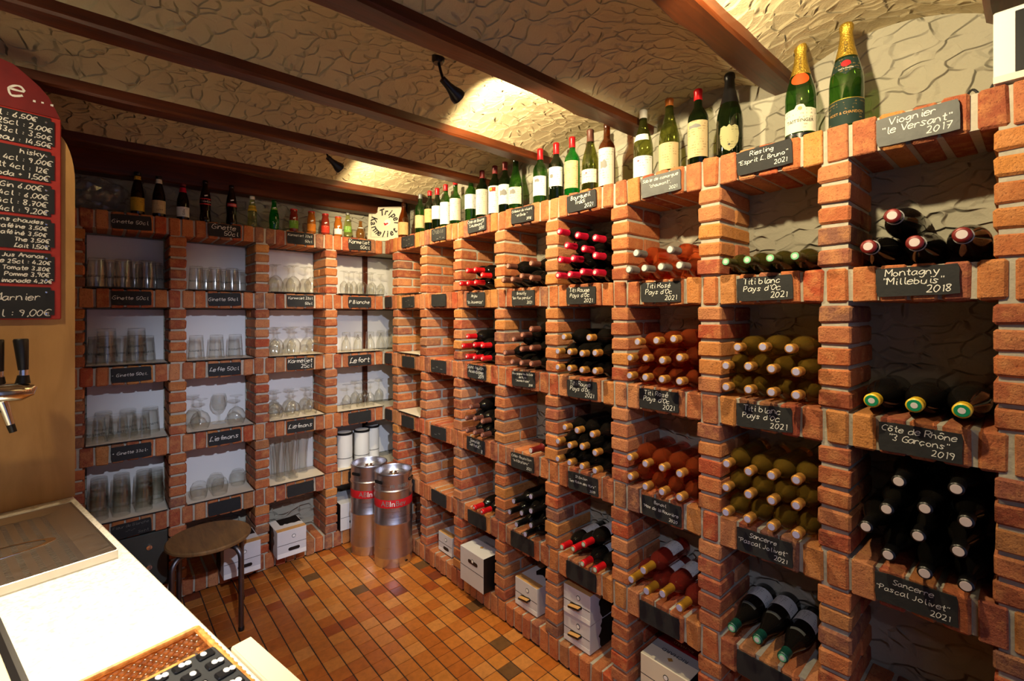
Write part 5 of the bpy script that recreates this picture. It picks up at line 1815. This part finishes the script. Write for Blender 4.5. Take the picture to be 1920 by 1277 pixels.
cs = [(-0.006, -0.006), (-BWd + 0.006, -0.006), (-BWd + 0.006, -BLn + 0.006), (-0.006, -BLn + 0.006)]
for i in range(4):
    o = ropes((cs[i], cs[(i + 1) % 4]), 7, 0.0034, 'woven_side', bk)
    tag(o, kind='stuff')
MB().tube([(*cs[i % 4], BH) for i in range(5)], 0.0055, 8).obj('basket_rim', M['wicker'], bk, True)

# black keypad in the basket
kp = empty('keypad', cpt(-0.062, -1.178, CZ + 0.0625), CA, 'black button keypad with white printed keys lying across the basket', 'keypad')
kp.rotation_euler = (R(1), R(1), CA + R(2))
KW, KL = 0.235, 0.30
MB().bbox(-KW, 0, -KL, 0, 0.0, 0.020, 0.004).obj('keypad_body', M['keypad_black'], kp)
key_m = MB().bbox(-0.0115, 0.0115, -0.0085, 0.0085, 0, 0.005, 0.002).mesh('key', M['black_plastic'])
dotm = MB().prism([(0.0042 * math.cos(t * 0.785), 0.0056 * math.sin(t * 0.785)) for t in range(8)], 0, 0.0006).mesh('key_mark', M['key_white'])
for i in range(7):
    for j in range(9):
        k = mk('key', key_m, kp, (-0.020 - i * 0.0325, -0.018 - j * 0.0315, 0.0195))
        mk('key_mark', dotm, k, ((i + j) % 3 * 0.003 - 0.003, 0.0, 0.0051))
        if (i * 5 + j * 3) % 4 != 0:
            mk('key_mark', dotm, k, ((i + j) % 3 * 0.003 + 0.0045, -0.002, 0.0051))

# cream drawer front standing out past the counter edge
cb = empty('cream_box', cpt(0.0195, -1.25, CZ - 0.150), CA, 'plain cream box standing out past the counter edge beside the keypad', 'box')
MB().bbox(-0.0185, 0.0185, -0.30, 0.165, 0.0, 0.152, 0.002).obj('box_body', M['cream_plastic'], cb)
MB().box(-0.0165, 0.0165, -0.298, 0.163, 0.1521, 0.1530).obj('box_lid', M['cream_plastic'], cb)

# black-edged device at the near end of the counter
dv = empty('terminal', cpt(-0.248, -0.64, CZ), CA + R(1), 'black-framed cream terminal at the near edge of the counter', 'terminal')
MB().bbox(-0.20, 0, -0.32, 0, 0.0005, 0.034, 0.010).obj('frame', M['black_plastic'], dv)
MB().bbox(-0.185, -0.020, -0.30, -0.020, 0.0342, 0.0365, 0.001).obj('screen', M['cream_plastic'], dv)

# ------------------------------------------------------------------ odds and ends at the end of the rack
wb = empty('display_box', (1.610, 0.082, ZT), -R(90), 'white box with dark glass front standing on the end of the wine rack', 'box')
MB().bbox(0.0, 0.30, 0.0, 0.19, 0.0, 0.172, 0.003).obj('box_body', M['white_board'], wb)
MB().bbox(0.036, 0.296, -0.003, 0.001, 0.018, 0.160, 0.001).obj('glass_front', M['black_plastic'], wb)
MB().box(0.0, 0.30, -0.006, -0.0002, 0.0, 0.016).obj('front_ledge', M['liner'], wb)

pts = []
for i in range(26):
    t = i / 25
    y = 0.155 - 0.075 * t
    z = ZT + 0.005 + 0.055 * abs(math.sin(t * math.pi * 1.6)) + 0.01 * t
    pts.append((1.79, y, z))
o = MB().tube(pts, 0.0032, 8).obj('power_cable', M['black_plastic'], None, True)
tag(o, 'black cable looping beside the white box on the wine rack', 'cable')

# crumpled clear bag at the far end of the glass shelves
rgb = random.Random(77)
v, f = [], []
nx, nz = 13, 9
for lay in (0, 1):
    for i in range(nx):
        for j in range(nz):
            u, w_ = i / (nx - 1), j / (nz - 1)
            bul = math.sin(math.pi * u) ** 0.6 * math.sin(math.pi * (0.12 + 0.88 * w_)) ** 0.5
            y = FY + 0.11 + (-1 if lay == 0 else 1) * (0.07 * bul + 0.004) + rgb.uniform(-0.014, 0.014)
            x = -0.125 + 0.235 * u + rgb.uniform(-0.007, 0.007)
            z = ZT + 0.003 + (0.185 * w_ * (0.8 + 0.2 * math.sin(math.pi * u)) + rgb.uniform(-0.006, 0.006) if j else 0.0)
            v.append((x, y, z))
for lay in (0, 1):
    b0 = lay * nx * nz
    for i in range(nx - 1):
        for j in range(nz - 1):
            a = b0 + i * nz + j
            q = (a, a + nz, a + nz + 1, a + 1)
            f.append(q if lay == 0 else tuple(reversed(q)))
o = MB().add(v, f).obj('plastic_bag', M['plastic_film'])
tag(o, 'crumpled clear plastic bag at the dark end of the glass shelf top', 'bag')
